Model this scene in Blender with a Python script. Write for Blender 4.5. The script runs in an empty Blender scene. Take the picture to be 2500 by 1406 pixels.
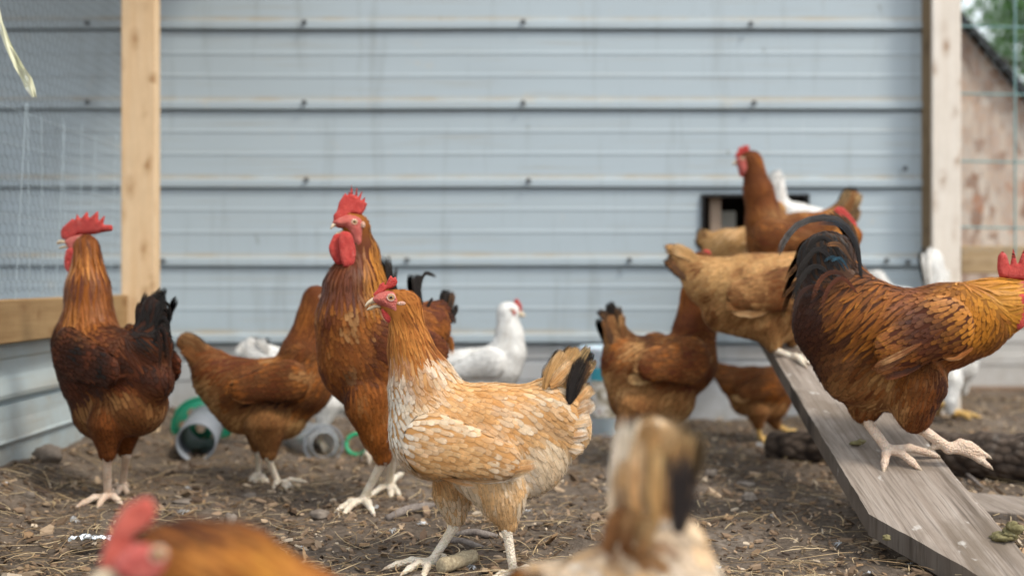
import bpy, math, random, time
import numpy as np
from mathutils import Vector, geometry

T0 = time.time()
RS = np.random.RandomState(7)
random.seed(7)
SC = bpy.context.scene
COL = SC.collection

# ------------------------------------------------------------------ camera, sky, sun, exposure
FPX = 2778.0            # focal length in photograph pixels (2500 wide)
CH = 0.43               # camera height
HY = 680.0              # horizon row
cam_d = bpy.data.cameras.new('camera')
cam = bpy.data.objects.new('camera', cam_d)
COL.objects.link(cam)
cam.location = (0, 0, CH)
cam.rotation_euler = (math.radians(90), 0, 0)
cam_d.sensor_width = 36.0
cam_d.lens = 36.0 * FPX / 2500.0
cam_d.shift_y = -(703.0 - HY) / 2500.0
cam_d.clip_start = 0.05
cam_d.clip_end = 2000
cam_d.dof.use_dof = True
cam_d.dof.focus_distance = 1.74
cam_d.dof.aperture_fstop = 2.2
SC.camera = cam

SUN_EL, SUN_AZ = math.radians(52), math.radians(128)     # azimuth clockwise from +Y
world = bpy.data.worlds.new('World')
SC.world = world
world.use_nodes = True
wn = world.node_tree.nodes
wl = world.node_tree.links
bg = wn['Background']
sky = wn.new('ShaderNodeTexSky')
sky.sky_type = 'NISHITA'
sky.sun_disc = False
sky.sun_elevation = SUN_EL
sky.sun_rotation = SUN_AZ
sky.air_density = 1.0
sky.dust_density = 4.0
sky.ozone_density = 1.0
# thin bright cloud over the blue
cn = wn.new('ShaderNodeTexNoise'); cn.inputs['Scale'].default_value = 2.2; cn.inputs['Detail'].default_value = 5
cr = wn.new('ShaderNodeValToRGB'); cr.color_ramp.elements[0].position = .25; cr.color_ramp.elements[0].color = (.55, .55, .55, 1)
cr.color_ramp.elements[1].position = .65; cr.color_ramp.elements[1].color = (.92, .92, .92, 1)
wl.new(cn.outputs['Fac'], cr.inputs[0])
cm_ = wn.new('ShaderNodeMix'); cm_.data_type = 'RGBA'
wl.new(cr.outputs[0], cm_.inputs[0]); wl.new(sky.outputs['Color'], cm_.inputs[6]); cm_.inputs[7].default_value = (7.4, 7.9, 8.3, 1)
wl.new(cm_.outputs[2], bg.inputs['Color'])
bg.inputs['Strength'].default_value = 0.142
sun_d = bpy.data.lights.new('sun', 'SUN')
sun_d.energy = 1.7
sun_d.angle = math.radians(11)
sun_d.color = (1.0, 0.93, 0.82)
sun = bpy.data.objects.new('sun', sun_d)
COL.objects.link(sun)
sd = Vector((math.sin(SUN_AZ) * math.cos(SUN_EL), math.cos(SUN_AZ) * math.cos(SUN_EL), math.sin(SUN_EL)))
sun.rotation_euler = sd.to_track_quat('Z', 'Y').to_euler()
sun.location = sd * 20
SC.view_settings.view_transform = 'Standard'
SC.view_settings.look = 'None'
SC.view_settings.gamma = 1
SC.view_settings.exposure = 0.56
SC.cycles.max_bounces = 6
SC.cycles.diffuse_bounces = 3
SC.cycles.glossy_bounces = 2
SC.cycles.transmission_bounces = 4
SC.cycles.transparent_max_bounces = 16
SC.cycles.use_denoising = True

# ------------------------------------------------------------------ helpers
def PX(px, py, d):
    return np.array([(px - 1250.0) / FPX * d, d, CH - (py - HY) / FPX * d])

def tag(o, label=None, cat=None, group=None, kind=None):
    if label: o['label'] = label
    if cat: o['category'] = cat
    if group: o['group'] = group
    if kind: o['kind'] = kind
    return o

def empty(name, loc, label, cat, group=None):
    o = bpy.data.objects.new(name, None)
    o.empty_display_size = 0.05
    COL.objects.link(o)
    o.location = loc
    return tag(o, label, cat, group)

def mesh_np(name, V, faces, mats, parent=None, origin=None, smooth=True, attrs=None, uv=None, fmat=None, pn=None):
    """faces: (N,k) array or a list of arrays of faces."""
    V = np.asarray(V, dtype=np.float64)
    if origin is None:
        origin = np.array(parent.location) if parent is not None else np.zeros(3)
    V = V - np.asarray(origin)
    me = bpy.data.meshes.new(name)
    if not isinstance(faces, list): faces = [faces]
    faces = [np.asarray(f, dtype=np.int32) for f in faces if len(f)]
    nl = sum(f.size for f in faces); nf = sum(len(f) for f in faces)
    me.vertices.add(len(V)); me.loops.add(nl); me.polygons.add(nf)
    me.vertices.foreach_set('co', V.astype(np.float32).ravel())
    me.loops.foreach_set('vertex_index', np.concatenate([f.ravel() for f in faces]))
    sizes = np.concatenate([np.full(len(f), f.shape[1], dtype=np.int32) for f in faces])
    starts = np.concatenate([[0], np.cumsum(sizes)[:-1]]).astype(np.int32)
    me.polygons.foreach_set('loop_start', starts)
    me.polygons.foreach_set('loop_total', sizes)
    if fmat is not None: me.polygons.foreach_set('material_index', np.asarray(fmat, dtype=np.int32))
    me.update(calc_edges=True)
    me.validate()
    me.polygons.foreach_set('use_smooth', np.full(len(me.polygons), bool(smooth)))
    for m in (mats if isinstance(mats, (list, tuple)) else [mats]): me.materials.append(m)
    for k, a in (attrs or {}).items():
        a = np.asarray(a, dtype=np.float32)
        if a.ndim == 2 and a.shape[1] == 3 and k not in ('fuv', 'nrm'):
            a = np.concatenate([a, np.ones((len(a), 1), np.float32)], 1)
            at = me.attributes.new(k, 'FLOAT_COLOR', 'POINT'); at.data.foreach_set('color', a.ravel())
        else:
            at = me.attributes.new(k, 'FLOAT_VECTOR', 'POINT'); at.data.foreach_set('vector', a.ravel())
    o = bpy.data.objects.new(pn or name, me)
    COL.objects.link(o)
    o.location = (0, 0, 0) if parent is not None else Vector(origin)
    if parent is not None: o.parent = parent
    return o

class MB:
    """collects shapes into one mesh"""
    def __init__(s): s.V = []; s.F = []; s.n = 0
    def add(s, V, F):
        V = np.asarray(V, float)
        for f in F: s.F.append([i + s.n for i in f])
        s.V.append(V); s.n += len(V)
    def box(s, x0, x1, y0, y1, z0, z1, M=None, bev=0.0):
        c = np.array([(x0+x1)/2, (y0+y1)/2, (z0+z1)/2]); h = np.array([(x1-x0)/2, (y1-y0)/2, (z1-z0)/2])
        b = bev
        pts = []; 
        for sx in (-1, 1):
            for sy in (-1, 1):
                for sz in (-1, 1):
                    for ax in range(3):
                        p = h * np.array([sx, sy, sz]); 
                        for k in range(3):
                            if k != ax: p[k] -= b * np.array([sx, sy, sz])[k]
                        pts.append(p)
        pts = np.array(pts) + c
        if b <= 0:
            pts = pts[::3]
            F = [(0,1,3,2),(4,6,7,5),(0,4,5,1),(2,3,7,6),(0,2,6,4),(1,5,7,3)]
        else:
            idx = lambda sx, sy, sz, ax: ((sx*2+sy)*2+sz)*3+ax
            F = []
            for ax in range(3):
                o1, o2 = [k for k in range(3) if k != ax]
                for sg in (0, 1):
                    q = []
                    for (a, bb) in ((0,0),(1,0),(1,1),(0,1)):
                        t = [0,0,0]; t[ax] = sg; t[o1] = a; t[o2] = bb
                        q.append(idx(*t, ax))
                    F.append(q)
            for ax in range(3):          # edges along axis ax
                o1, o2 = [k for k in range(3) if k != ax]
                for a in (0,1):
                    for bb in (0,1):
                        t0 = [0,0,0]; t1 = [0,0,0]; t0[ax] = 0; t1[ax] = 1
                        t0[o1] = t1[o1] = a; t0[o2] = t1[o2] = bb
                        F.append([idx(*t0,o1), idx(*t1,o1), idx(*t1,o2), idx(*t0,o2)])
            for k in range(8): F.append([k*3, k*3+1, k*3+2])
        if M is not None: pts = M(pts)
        s.add(pts, F)
    def tube(s, P, R, n=8, cap=True):
        P = [np.asarray(p, float) for p in P]
        if np.isscalar(R): R = [R]*len(P)
        V = []; up = np.array([0.13, 0.21, 0.97])
        for i, p in enumerate(P):
            t = P[min(i+1, len(P)-1)] - P[max(i-1, 0)]; t /= np.linalg.norm(t) + 1e-12
            a = np.cross(t, up if abs(t @ up) < .95 else np.array([1.,0,0])); a /= np.linalg.norm(a); b = np.cross(t, a)
            for k in range(n):
                an = 2*math.pi*k/n
                V.append(p + R[i]*(math.cos(an)*a + math.sin(an)*b))
        F = []
        for i in range(len(P)-1):
            for k in range(n):
                F.append((i*n+k, i*n+(k+1)%n, (i+1)*n+(k+1)%n, (i+1)*n+k))
        if cap: F.append(tuple(range(n))[::-1]); F.append(tuple((len(P)-1)*n+k for k in range(n)))
        s.add(V, F)
    def build(s, name, mat, parent=None, origin=None, smooth=False):
        V = np.concatenate(s.V)
        if origin is None: origin = np.array(parent.location) if parent is not None else V.mean(0)
        me = bpy.data.meshes.new(name)
        me.from_pydata((V - np.asarray(origin)).tolist(), [], s.F)
        for m in (mat if isinstance(mat, (list, tuple)) else [mat]): me.materials.append(m)
        me.polygons.foreach_set('use_smooth', [bool(smooth)]*len(me.polygons))
        import bmesh
        bm = bmesh.new(); bm.from_mesh(me); bmesh.ops.recalc_face_normals(bm, faces=bm.faces); bm.to_mesh(me); bm.free()
        o = bpy.data.objects.new(name, me); COL.objects.link(o)
        if parent is not None: o.parent = parent
        else: o.location = Vector(origin)
        return o

def hash3(i, j, k):
    h = (i * 374761393 + j * 668265263 + k * 2147483647 * 3 + 1013904223) & 0xffffffff
    h = ((h ^ (h >> 13)) * 1274126177) & 0xffffffff
    return ((h ^ (h >> 16)) & 0xffff) / 65535.0
def vnoise(P, sc):
    P = np.asarray(P) / sc; I = np.floor(P).astype(np.int64); f = P - I; f = f*f*(3-2*f)
    r = 0
    for a in (0,1):
        for b in (0,1):
            for c in (0,1):
                w = (f[:,0] if a else 1-f[:,0])*(f[:,1] if b else 1-f[:,1])*(f[:,2] if c else 1-f[:,2])
                r = r + w*hash3(I[:,0]+a, I[:,1]+b, I[:,2]+c)
    return r
def vn2(x, y, sc, z=0.0):
    sh = np.shape(x)
    return vnoise(np.stack([np.ravel(x), np.ravel(y), np.full(np.size(x), z)], 1), sc).reshape(sh)

# ------------------------------------------------------------------ materials
def newmat(name, rough=.6, spec=.4, col=(.5,.5,.5), metal=0.0):
    m = bpy.data.materials.new(name); m.use_nodes = True
    b = m.node_tree.nodes['Principled BSDF']
    b.inputs['Roughness'].default_value = rough
    b.inputs['Specular IOR Level'].default_value = spec
    b.inputs['Base Color'].default_value = (*col, 1)
    b.inputs['Metallic'].default_value = metal
    return m, m.node_tree.nodes, m.node_tree.links, b
def N(ns, typ, **kw):
    n = ns.new(typ)
    for k, v in kw.items():
        if k[0] == '_': setattr(n, k[1:], v)
        else: n.inputs[k.replace('__', ' ')].default_value = v
    return n
def mixc(ns, ls, fac, a, b, blend='MIX'):
    n = ns.new('ShaderNodeMix'); n.data_type = 'RGBA'; n.blend_type = blend
    for sock, v in ((n.inputs[0], fac), (n.inputs[6], a), (n.inputs[7], b)):
        if isinstance(v, bpy.types.NodeSocket): ls.new(v, sock)
        elif isinstance(v, (int, float)): sock.default_value = v
        else: sock.default_value = (*v, 1)
    return n.outputs[2]
def math_(ns, ls, op, a, b=0.0, c=None, clamp=False):
    n = ns.new('ShaderNodeMath'); n.operation = op; n.use_clamp = clamp
    for i, v in enumerate((a, b) if c is None else (a, b, c)):
        if isinstance(v, bpy.types.NodeSocket): ls.new(v, n.inputs[i])
        else: n.inputs[i].default_value = v
    return n.outputs[0]
def ramp(ns, ls, fac, stops):
    n = ns.new('ShaderNodeValToRGB'); e = n.color_ramp.elements
    while len(e) < len(stops): e.new(.5)
    for k, (p, c) in enumerate(stops):
        e[k].position = p; e[k].color = (*c, 1) if not np.isscalar(c) else (c, c, c, 1)
    ls.new(fac, n.inputs[0]); return n.outputs[0]
def coords(ns, ls, scale=(1,1,1), rot=(0,0,0), kind='Object'):
    t = ns.new('ShaderNodeTexCoord'); mp = ns.new('ShaderNodeMapping')
    mp.inputs['Scale'].default_value = scale; mp.inputs['Rotation'].default_value = rot
    ls.new(t.outputs[kind], mp.inputs[0]); return mp.outputs[0]
def noise(ns, ls, vec, scale, detail=4, rough=.6):
    n = N(ns, 'ShaderNodeTexNoise', Scale=scale, Detail=detail, Roughness=rough)
    if vec is not None: ls.new(vec, n.inputs['Vector'])
    return n.outputs['Fac']
def bump(ns, ls, bsdf, h, strength=.5, dist=.002):
    b = N(ns, 'ShaderNodeBump', Strength=strength, Distance=dist); ls.new(h, b.inputs['Height']); ls.new(b.outputs[0], bsdf.inputs['Normal'])

def feather_mat(name, rough, spec, sheen=.15, trans=0.12, nmix=.78, fringe=1.0):
    m, ns, ls, b = newmat(name, rough, spec)
    ac = ns.new('ShaderNodeAttribute'); ac.attribute_name = 'col'
    at = ns.new('ShaderNodeAttribute'); at.attribute_name = 'tip'
    au = ns.new('ShaderNodeAttribute'); au.attribute_name = 'fuv'
    sp = ns.new('ShaderNodeSeparateXYZ'); ls.new(au.outputs['Vector'], sp.inputs[0])
    u, v, r = sp.outputs
    ab = math_(ns, ls, 'ABSOLUTE', u)
    # how far toward the edge or the tip of the vane
    e1 = math_(ns, ls, 'MULTIPLY', ab, 0.62)
    e2 = math_(ns, ls, 'MULTIPLY', v, 0.75)
    wob = noise(ns, ls, au.outputs['Vector'], 3.0, 2)
    s = math_(ns, ls, 'ADD', math_(ns, ls, 'ADD', e1, e2), math_(ns, ls, 'MULTIPLY', wob, 0.35))
    f = math_(ns, ls, 'SMOOTH_MIN', math_(ns, ls, 'MULTIPLY_ADD', s, 2.2, -1.45), 1.0, 0.2)
    f = math_(ns, ls, 'MAXIMUM', f, 0.0)
    f = math_(ns, ls, 'MULTIPLY', f, math_(ns, ls, 'MULTIPLY_ADD', noise(ns, ls, coords(ns, ls), 60.0, 3), 2.0, -.35, clamp=True))
    c = mixc(ns, ls, f, ac.outputs['Color'], at.outputs['Color'])
    # barbs: fine streaks slanting from the shaft
    cx = ns.new('ShaderNodeCombineXYZ')
    ls.new(math_(ns, ls, 'MULTIPLY_ADD', ab, -0.55, v), cx.inputs[0])
    ls.new(math_(ns, ls, 'MULTIPLY', r, 37.0), cx.inputs[1]); ls.new(math_(ns, ls, 'MULTIPLY', u, 0.35), cx.inputs[2])
    bn = noise(ns, ls, cx.outputs[0], 22.0, 3, .7)
    val = math_(ns, ls, 'MULTIPLY_ADD', bn, 0.8, 0.60)
    val = math_(ns, ls, 'MULTIPLY', val, math_(ns, ls, 'MULTIPLY_ADD', r, 0.20, 0.90))
    val = math_(ns, ls, 'MULTIPLY', val, math_(ns, ls, 'MULTIPLY_ADD', noise(ns, ls, coords(ns, ls, (1,1,1)), 95.0, 4, .65), 1.1, .47))
    c2 = mixc(ns, ls, 1.0, c, val, 'MULTIPLY')
    sh = math_(ns, ls, 'LESS_THAN', ab, 0.07)
    c3 = mixc(ns, ls, math_(ns, ls, 'MULTIPLY', sh, 0.25), c2, at.outputs['Color'])
    ls.new(c3, b.inputs['Base Color'])
    b.inputs['Sheen Weight'].default_value = sheen
    b.inputs['Sheen Roughness'].default_value = .5
    # the vane shades with the plumage it lies in
    an = ns.new('ShaderNodeAttribute'); an.attribute_name = 'nrm'
    ge = ns.new('ShaderNodeNewGeometry')
    vm = ns.new('ShaderNodeMix'); vm.data_type = 'VECTOR'; vm.inputs[0].default_value = nmix
    ls.new(ge.outputs['Normal'], vm.inputs[4]); ls.new(an.outputs['Vector'], vm.inputs[5])
    nz = ns.new('ShaderNodeVectorMath'); nz.operation = 'NORMALIZE'; ls.new(vm.outputs[1], nz.inputs[0])
    bp = N(ns, 'ShaderNodeBump', Strength=.35, Distance=.0006); ls.new(bn, bp.inputs['Height']); ls.new(nz.outputs[0], bp.inputs['Normal'])
    ls.new(bp.outputs[0], b.inputs['Normal'])
    # loose barbs at the rim: streaks of gap between them
    if fringe > 0:
        cf = ns.new('ShaderNodeCombineXYZ')
        ls.new(math_(ns, ls, 'MULTIPLY_ADD', ab, -0.7, v), cf.inputs[0]); ls.new(math_(ns, ls, 'MULTIPLY', r, 91.0), cf.inputs[1])
        ls.new(math_(ns, ls, 'MULTIPLY', math_(ns, ls, 'SIGN', u), 3.0), cf.inputs[2])
        fn = noise(ns, ls, cf.outputs[0], 30.0, 2, .6)
        cg = ns.new('ShaderNodeCombineXYZ'); ls.new(math_(ns, ls, 'MULTIPLY', u, 1.0), cg.inputs[0]); ls.new(math_(ns, ls, 'MULTIPLY', r, 53.0), cg.inputs[1])
        fn2 = noise(ns, ls, cg.outputs[0], 9.0, 2, .6)
        rim = math_(ns, ls, 'MAXIMUM', math_(ns, ls, 'POWER', ab, 1.6), math_(ns, ls, 'POWER', v, 3.0))
        fz = math_(ns, ls, 'ADD', math_(ns, ls, 'MULTIPLY', fn, .55), math_(ns, ls, 'MULTIPLY', fn2, .45))
        al = math_(ns, ls, 'MULTIPLY_ADD', math_(ns, ls, 'SUBTRACT', math_(ns, ls, 'MULTIPLY_ADD', rim, -fringe, 1.0), math_(ns, ls, 'MULTIPLY_ADD', fz, 1.7, -.74)), 2.0, 0.0, clamp=True)
        ls.new(al, b.inputs['Alpha'])
    if trans > 0:
        out = ns['Material Output']
        tr = ns.new('ShaderNodeBsdfTranslucent'); ls.new(c3, tr.inputs[0])
        mx = ns.new('ShaderNodeMixShader'); mx.inputs[0].default_value = trans
        if fringe > 0: ls.new(math_(ns, ls, 'MULTIPLY', al, trans), mx.inputs[0])
        ls.new(b.outputs[0], mx.inputs[1]); ls.new(tr.outputs[0], mx.inputs[2]); ls.new(mx.outputs[0], out.inputs[0])
    return m
M = {}
M['feather'] = feather_mat('feather', .68, .18, .03, .12)
M['downy'] = feather_mat('downy_feather', .8, .1, .05, .22, .9, 1.35)
M['gloss'] = feather_mat('glossy_feather', .45, .26, .0, .06, .62, 1.0)
m, ns, ls, b = newmat('plumage_skin', .8, .2)
a = ns.new('ShaderNodeAttribute'); a.attribute_name = 'col'; ls.new(a.outputs['Color'], b.inputs['Base Color']); M['body'] = m

def skin_mat(name, c0, c1, scale=900, rough=.5, sss=.14, bs=.95, var=60, crease=.35, dirt=.25, dcol=(.62,.38,.32)):
    m, ns, ls, b = newmat(name, rough, .4)
    v = coords(ns, ls)
    n1 = noise(ns, ls, v, var, 4)
    c = ramp(ns, ls, n1, [(.3, c0), (.7, c1)])
    vq = N(ns, 'ShaderNodeTexVoronoi', Scale=scale*.9, _feature='DISTANCE_TO_EDGE'); ls.new(v, vq.inputs['Vector'])
    cz = ramp(ns, ls, vq.outputs['Distance'], [(.0, .5), (.12, 1.0)])
    c = mixc(ns, ls, crease, c, cz, 'MULTIPLY')
    dn = noise(ns, ls, v, 75.0, 5, .75); c = mixc(ns, ls, ramp(ns, ls, dn, [(.58, 0.0), (.72, dirt)]), c, dcol)
    ls.new(c, b.inputs['Base Color'])
    b.inputs['Subsurface Weight'].default_value = sss
    b.inputs['Subsurface Radius'].default_value = (.006, .002, .001)
    b.inputs['Subsurface Scale'].default_value = 1.0
    vo = N(ns, 'ShaderNodeTexVoronoi', Scale=scale); ls.new(v, vo.inputs['Vector'])
    hh = math_(ns, ls, 'ADD', vo.outputs['Distance'], math_(ns, ls, 'MULTIPLY', noise(ns, ls, v, scale*.25, 3), .8))
    bump(ns, ls, b, hh, bs, .0020)
    return m
M['comb'] = skin_mat('comb_skin', (.52,.035,.03), (.66,.085,.065), 700)
M['face'] = skin_mat('face_skin', (.50,.085,.07), (.62,.17,.13), 600)
M['palecomb'] = skin_mat('pale_comb_skin', (.58,.10,.07), (.72,.17,.12), 700)
M['ear'] = skin_mat('ear_skin', (.62,.32,.24), (.72,.50,.38), 500)
M['leg'] = skin_mat('leg_skin', (.74,.62,.46), (.84,.76,.64), 330, .5, .12, 1.0, 45, 0.4, .6, (.26,.19,.13))
M['pinkleg'] = skin_mat('pink_leg_skin', (.68,.47,.33), (.80,.65,.52), 330, .5, .12, 1.0, 45, 0.4, .6, (.26,.19,.13))
M['yellowleg'] = skin_mat('yellow_leg_skin', (.62,.38,.10), (.72,.48,.18), 330, .5, .12, 1.0, 45, 0.4, .6, (.26,.19,.13))
M['beak'] = skin_mat('beak_horn', (.62,.47,.30), (.74,.62,.45), 200, .35, .05, .15, 120)
M['claw'] = skin_mat('claw_horn', (.40,.28,.18), (.6,.5,.38), 200, .35, .0, .15, 120)
M['lid'] = skin_mat('eyelid_skin', (.62,.36,.27), (.72,.5,.4), 900, .5, .1, .3)
M['iris'] = newmat('iris', .12, .6, (.42,.24,.09))[0]
M['pupil'] = newmat('pupil', .05, .8, (.004,.004,.005))[0]
M['mouth'] = newmat('mouth', .5, .4, (.06,.015,.012))[0]
# ------------------------------------------------------------------ signed distance surfaces
def snets(fun, lo, hi, h):
    lo = np.asarray(lo) - 2*h; n = np.ceil((np.asarray(hi) + 2*h - lo)/h).astype(int) + 1
    ax = [lo[i] + h*np.arange(n[i]) for i in range(3)]
    G = np.stack(np.meshgrid(*ax, indexing='ij'), -1).reshape(-1, 3)
    D = np.concatenate([fun(G[i:i+200000]) for i in range(0, len(G), 200000)]).reshape(n)
    neg = D < 0
    nc = n - 1
    acc = np.zeros((*nc, 3)); cnt = np.zeros(nc)
    dirs = np.eye(3, dtype=int)
    for a in range(3):
        o1, o2 = [k for k in range(3) if k != a]
        sh = n.copy(); sh[a] -= 1
        A = D[tuple(slice(0, sh[k]) for k in range(3))]
        sl = [slice(0, sh[k]) for k in range(3)]; sl[a] = slice(1, sh[a]+1)
        B = D[tuple(sl)]
        cr = (A < 0) != (B < 0)
        t = np.where(cr, A/(np.where(cr, A - B, 1)), 0)
        for i1 in (0, 1):
            for i2 in (0, 1):
                # cell c has this edge at offset i1,i2 -> edge index = c + (i1,i2)
                s = [slice(0, nc[k]) for k in range(3)]
                s[o1] = slice(i1, nc[o1]+i1); s[o2] = slice(i2, nc[o2]+i2)
                c_ = cr[tuple(s)]; t_ = t[tuple(s)]
                off = np.zeros(3); off[o1] = i1; off[o2] = i2
                for k in range(3):
                    acc[..., k] += c_ * (off[k] + (t_ if k == a else 0))
                cnt += c_
    act = cnt > 0
    idx = -np.ones(nc, dtype=np.int64); idx[act] = np.arange(act.sum())
    ci = np.argwhere(act)
    V = lo + h*(ci + acc[act]/cnt[act][:, None])
    F = []
    for a in range(3):
        o1, o2 = [(1,2),(2,0),(0,1)][a]
        sh = n.copy(); sh[a] -= 1
        sA = [slice(0, sh[k]) for k in range(3)]; sB = list(sA); sB[a] = slice(1, sh[a]+1)
        nA = neg[tuple(sA)]; nB = neg[tuple(sB)]
        E = np.argwhere(nA != nB)
        E = E[(E[:, o1] > 0) & (E[:, o2] > 0) & (E[:, o1] < nc[o1]) & (E[:, o2] < nc[o2])]
        if not len(E): continue
        e1 = dirs[o1]; e2 = dirs[o2]
        q = np.stack([idx[tuple((E - e1 - e2).T)], idx[tuple((E - e2).T)], idx[tuple(E.T)], idx[tuple((E - e1).T)]], 1)
        flip = ~nA[tuple(E.T)]
        q[flip] = q[flip][:, ::-1]
        F.append(q[(q >= 0).all(1)])
    return V, np.concatenate(F)

def smin_poly(ds, k, ks=None):
    r = ds[0]
    for i, d in enumerate(ds[1:], 1):
        if ks is not None: k = ks[i]
        h = np.clip(.5 + .5*(d - r)/k, 0, 1)
        r = d*(1-h) + r*h - k*h*(1-h)
    return r

class Frame:
    """sagittal plane of a bird: origin, forward f (horizontal), n = lateral unit toward the camera"""
    def __init__(s, O, f):
        s.O = np.array(O, float); f = np.array([f[0], f[1], 0.0]); s.f = f/np.linalg.norm(f)
        n = np.array([s.f[1], -s.f[0], 0.0])
        if n[1] > 0: n = -n
        s.n = n
    def J(s, px, py, off=0.0):
        r = np.array([(px-1250)/FPX, 1.0, -(py-HY)/FPX]); C = np.array([0, 0, CH])
        t = ((s.O - C) @ s.n + off)/(r @ s.n)
        return C + r*t
    def loc(s, P):
        P = np.asarray(P) - s.O
        return np.stack([P @ s.f, P @ s.n, P[..., 2]], -1)
    def wld(s, L):
        L = np.asarray(L)
        return s.O + L[..., :1]*s.f + L[..., 1:2]*s.n + L[..., 2:3]*np.array([0, 0, 1.0])

# region: L, W (m), shape, lift tip, density, flow(back, down) or None = along the primitive
REG = {
 'head':   (.008, .0055, 'round', .0012, 1.0, (.8, .6)),
 'neck':   (.034, .0085, 'point', .0030, 1.15, None),
 'breast': (.026, .0160, 'round', .0040, 1.0, (.45, 1.0)),
 'body':   (.027, .0170, 'round', .0042, 1.0, (1.0, .40)),
 'saddle': (.030, .0160, 'round', .0045, 1.0, (1.0, .55)),
 'rump':   (.030, .0180, 'round', .0060, 1.0, (1.0, .9)),
 'wing':   (.028, .0170, 'round', .0040, 1.0, (1.0, .42)),
 'fluff':  (.036, .0200, 'wisp', .0050, 1.1, (.55, 1.0)),
 'thigh':  (.026, .0140, 'wisp', .0034, 1.15, (.15, 1.0)),
 'tail':   (.034, .0150, 'round', .0050, 1.0, None),
}
SHAPES = {
 'round': ([0,.22,.48,.72,.90,1.0], [.30,.72,.97,1.0,.66,.12]),
 'point': ([0,.22,.48,.72,.90,1.0], [.35,.85,1.0,.80,.42,.04]),
 'wisp':  ([0,.22,.48,.72,.90,1.0], [.45,.85,1.0,.90,.62,.15]),
}
FSC = .70
REG = {k: (v[0]*FSC*(1.15 if k in ('neck','fluff','thigh') else 1), v[1]*FSC*.76, v[2], v[3]*.30, v[4], v[5]) for k, v in REG.items()}
def mixpick(pal, q):
    """pal: list of (base, tip); q in 0..1 picks with blending"""
    n = len(pal); x = np.clip(q, 0, .9999)*(n-1) if n > 1 else np.zeros_like(q)
    i = np.floor(x).astype(int); f = (x - i)[:, None]; j = np.minimum(i+1, n-1)
    B = np.array([p[0] for p in pal]); Tp = np.array([p[1] for p in pal])
    return B[i]*(1-f)+B[j]*f, Tp[i]*(1-f)+Tp[j]*f

class FSet:
    def __init__(s): s.V=[]; s.F=[]; s.c=[]; s.t=[]; s.u=[]; s.m=[]; s.n=0
    def put(s, V, F, c, t, u, m):
        s.m.append(m); s.V.append(V); s.F.append(F + s.n); s.c.append(c); s.t.append(t); s.u.append(u); s.n += len(V)
    def build(s, name, mat, parent):
        if not s.n: return None
        return mesh_np(name, np.concatenate(s.V), np.concatenate(s.F), mat, parent,
                       attrs={'col': np.concatenate(s.c), 'tip': np.concatenate(s.t), 'fuv': np.concatenate(s.u), 'nrm': np.concatenate(s.m)})

def vane(fs, C, Wd, Nd, hw, col, tip, camber=.18, cols=3):
    """C: (K,R,3) centre lines, Wd,Nd: width / normal directions (K,R,3), hw: (K,R) half widths"""
    K, R, _ = C.shape
    us = np.linspace(-1, 1, cols)
    V = np.stack([C + Wd*(hw*u)[..., None] - Nd*(hw*camber*u*u)[..., None] for u in us], 2)   # K,R,cols,3
    rr = np.arange(R-1)[:, None]; cc = np.arange(cols-1)[None]
    base = (rr*cols + cc).ravel()
    q = np.stack([base, base+1, base+cols+1, base+cols], 1)
    F = (q[None] + (np.arange(K)*R*cols)[:, None, None]).reshape(-1, 4)
    n = R*cols
    rnd = RS.rand(K)
    U = np.zeros((K, R, cols, 3)); U[..., 0] = us; U[..., 1] = np.linspace(0, 1, R)[None, :, None]; U[..., 2] = rnd[:, None, None]
    fs.put(V.reshape(-1, 3), F, np.repeat(col, n, 0), np.repeat(tip, n, 0), U.reshape(-1, 3), np.repeat(Nd, cols, 1).reshape(-1, 3))

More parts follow.
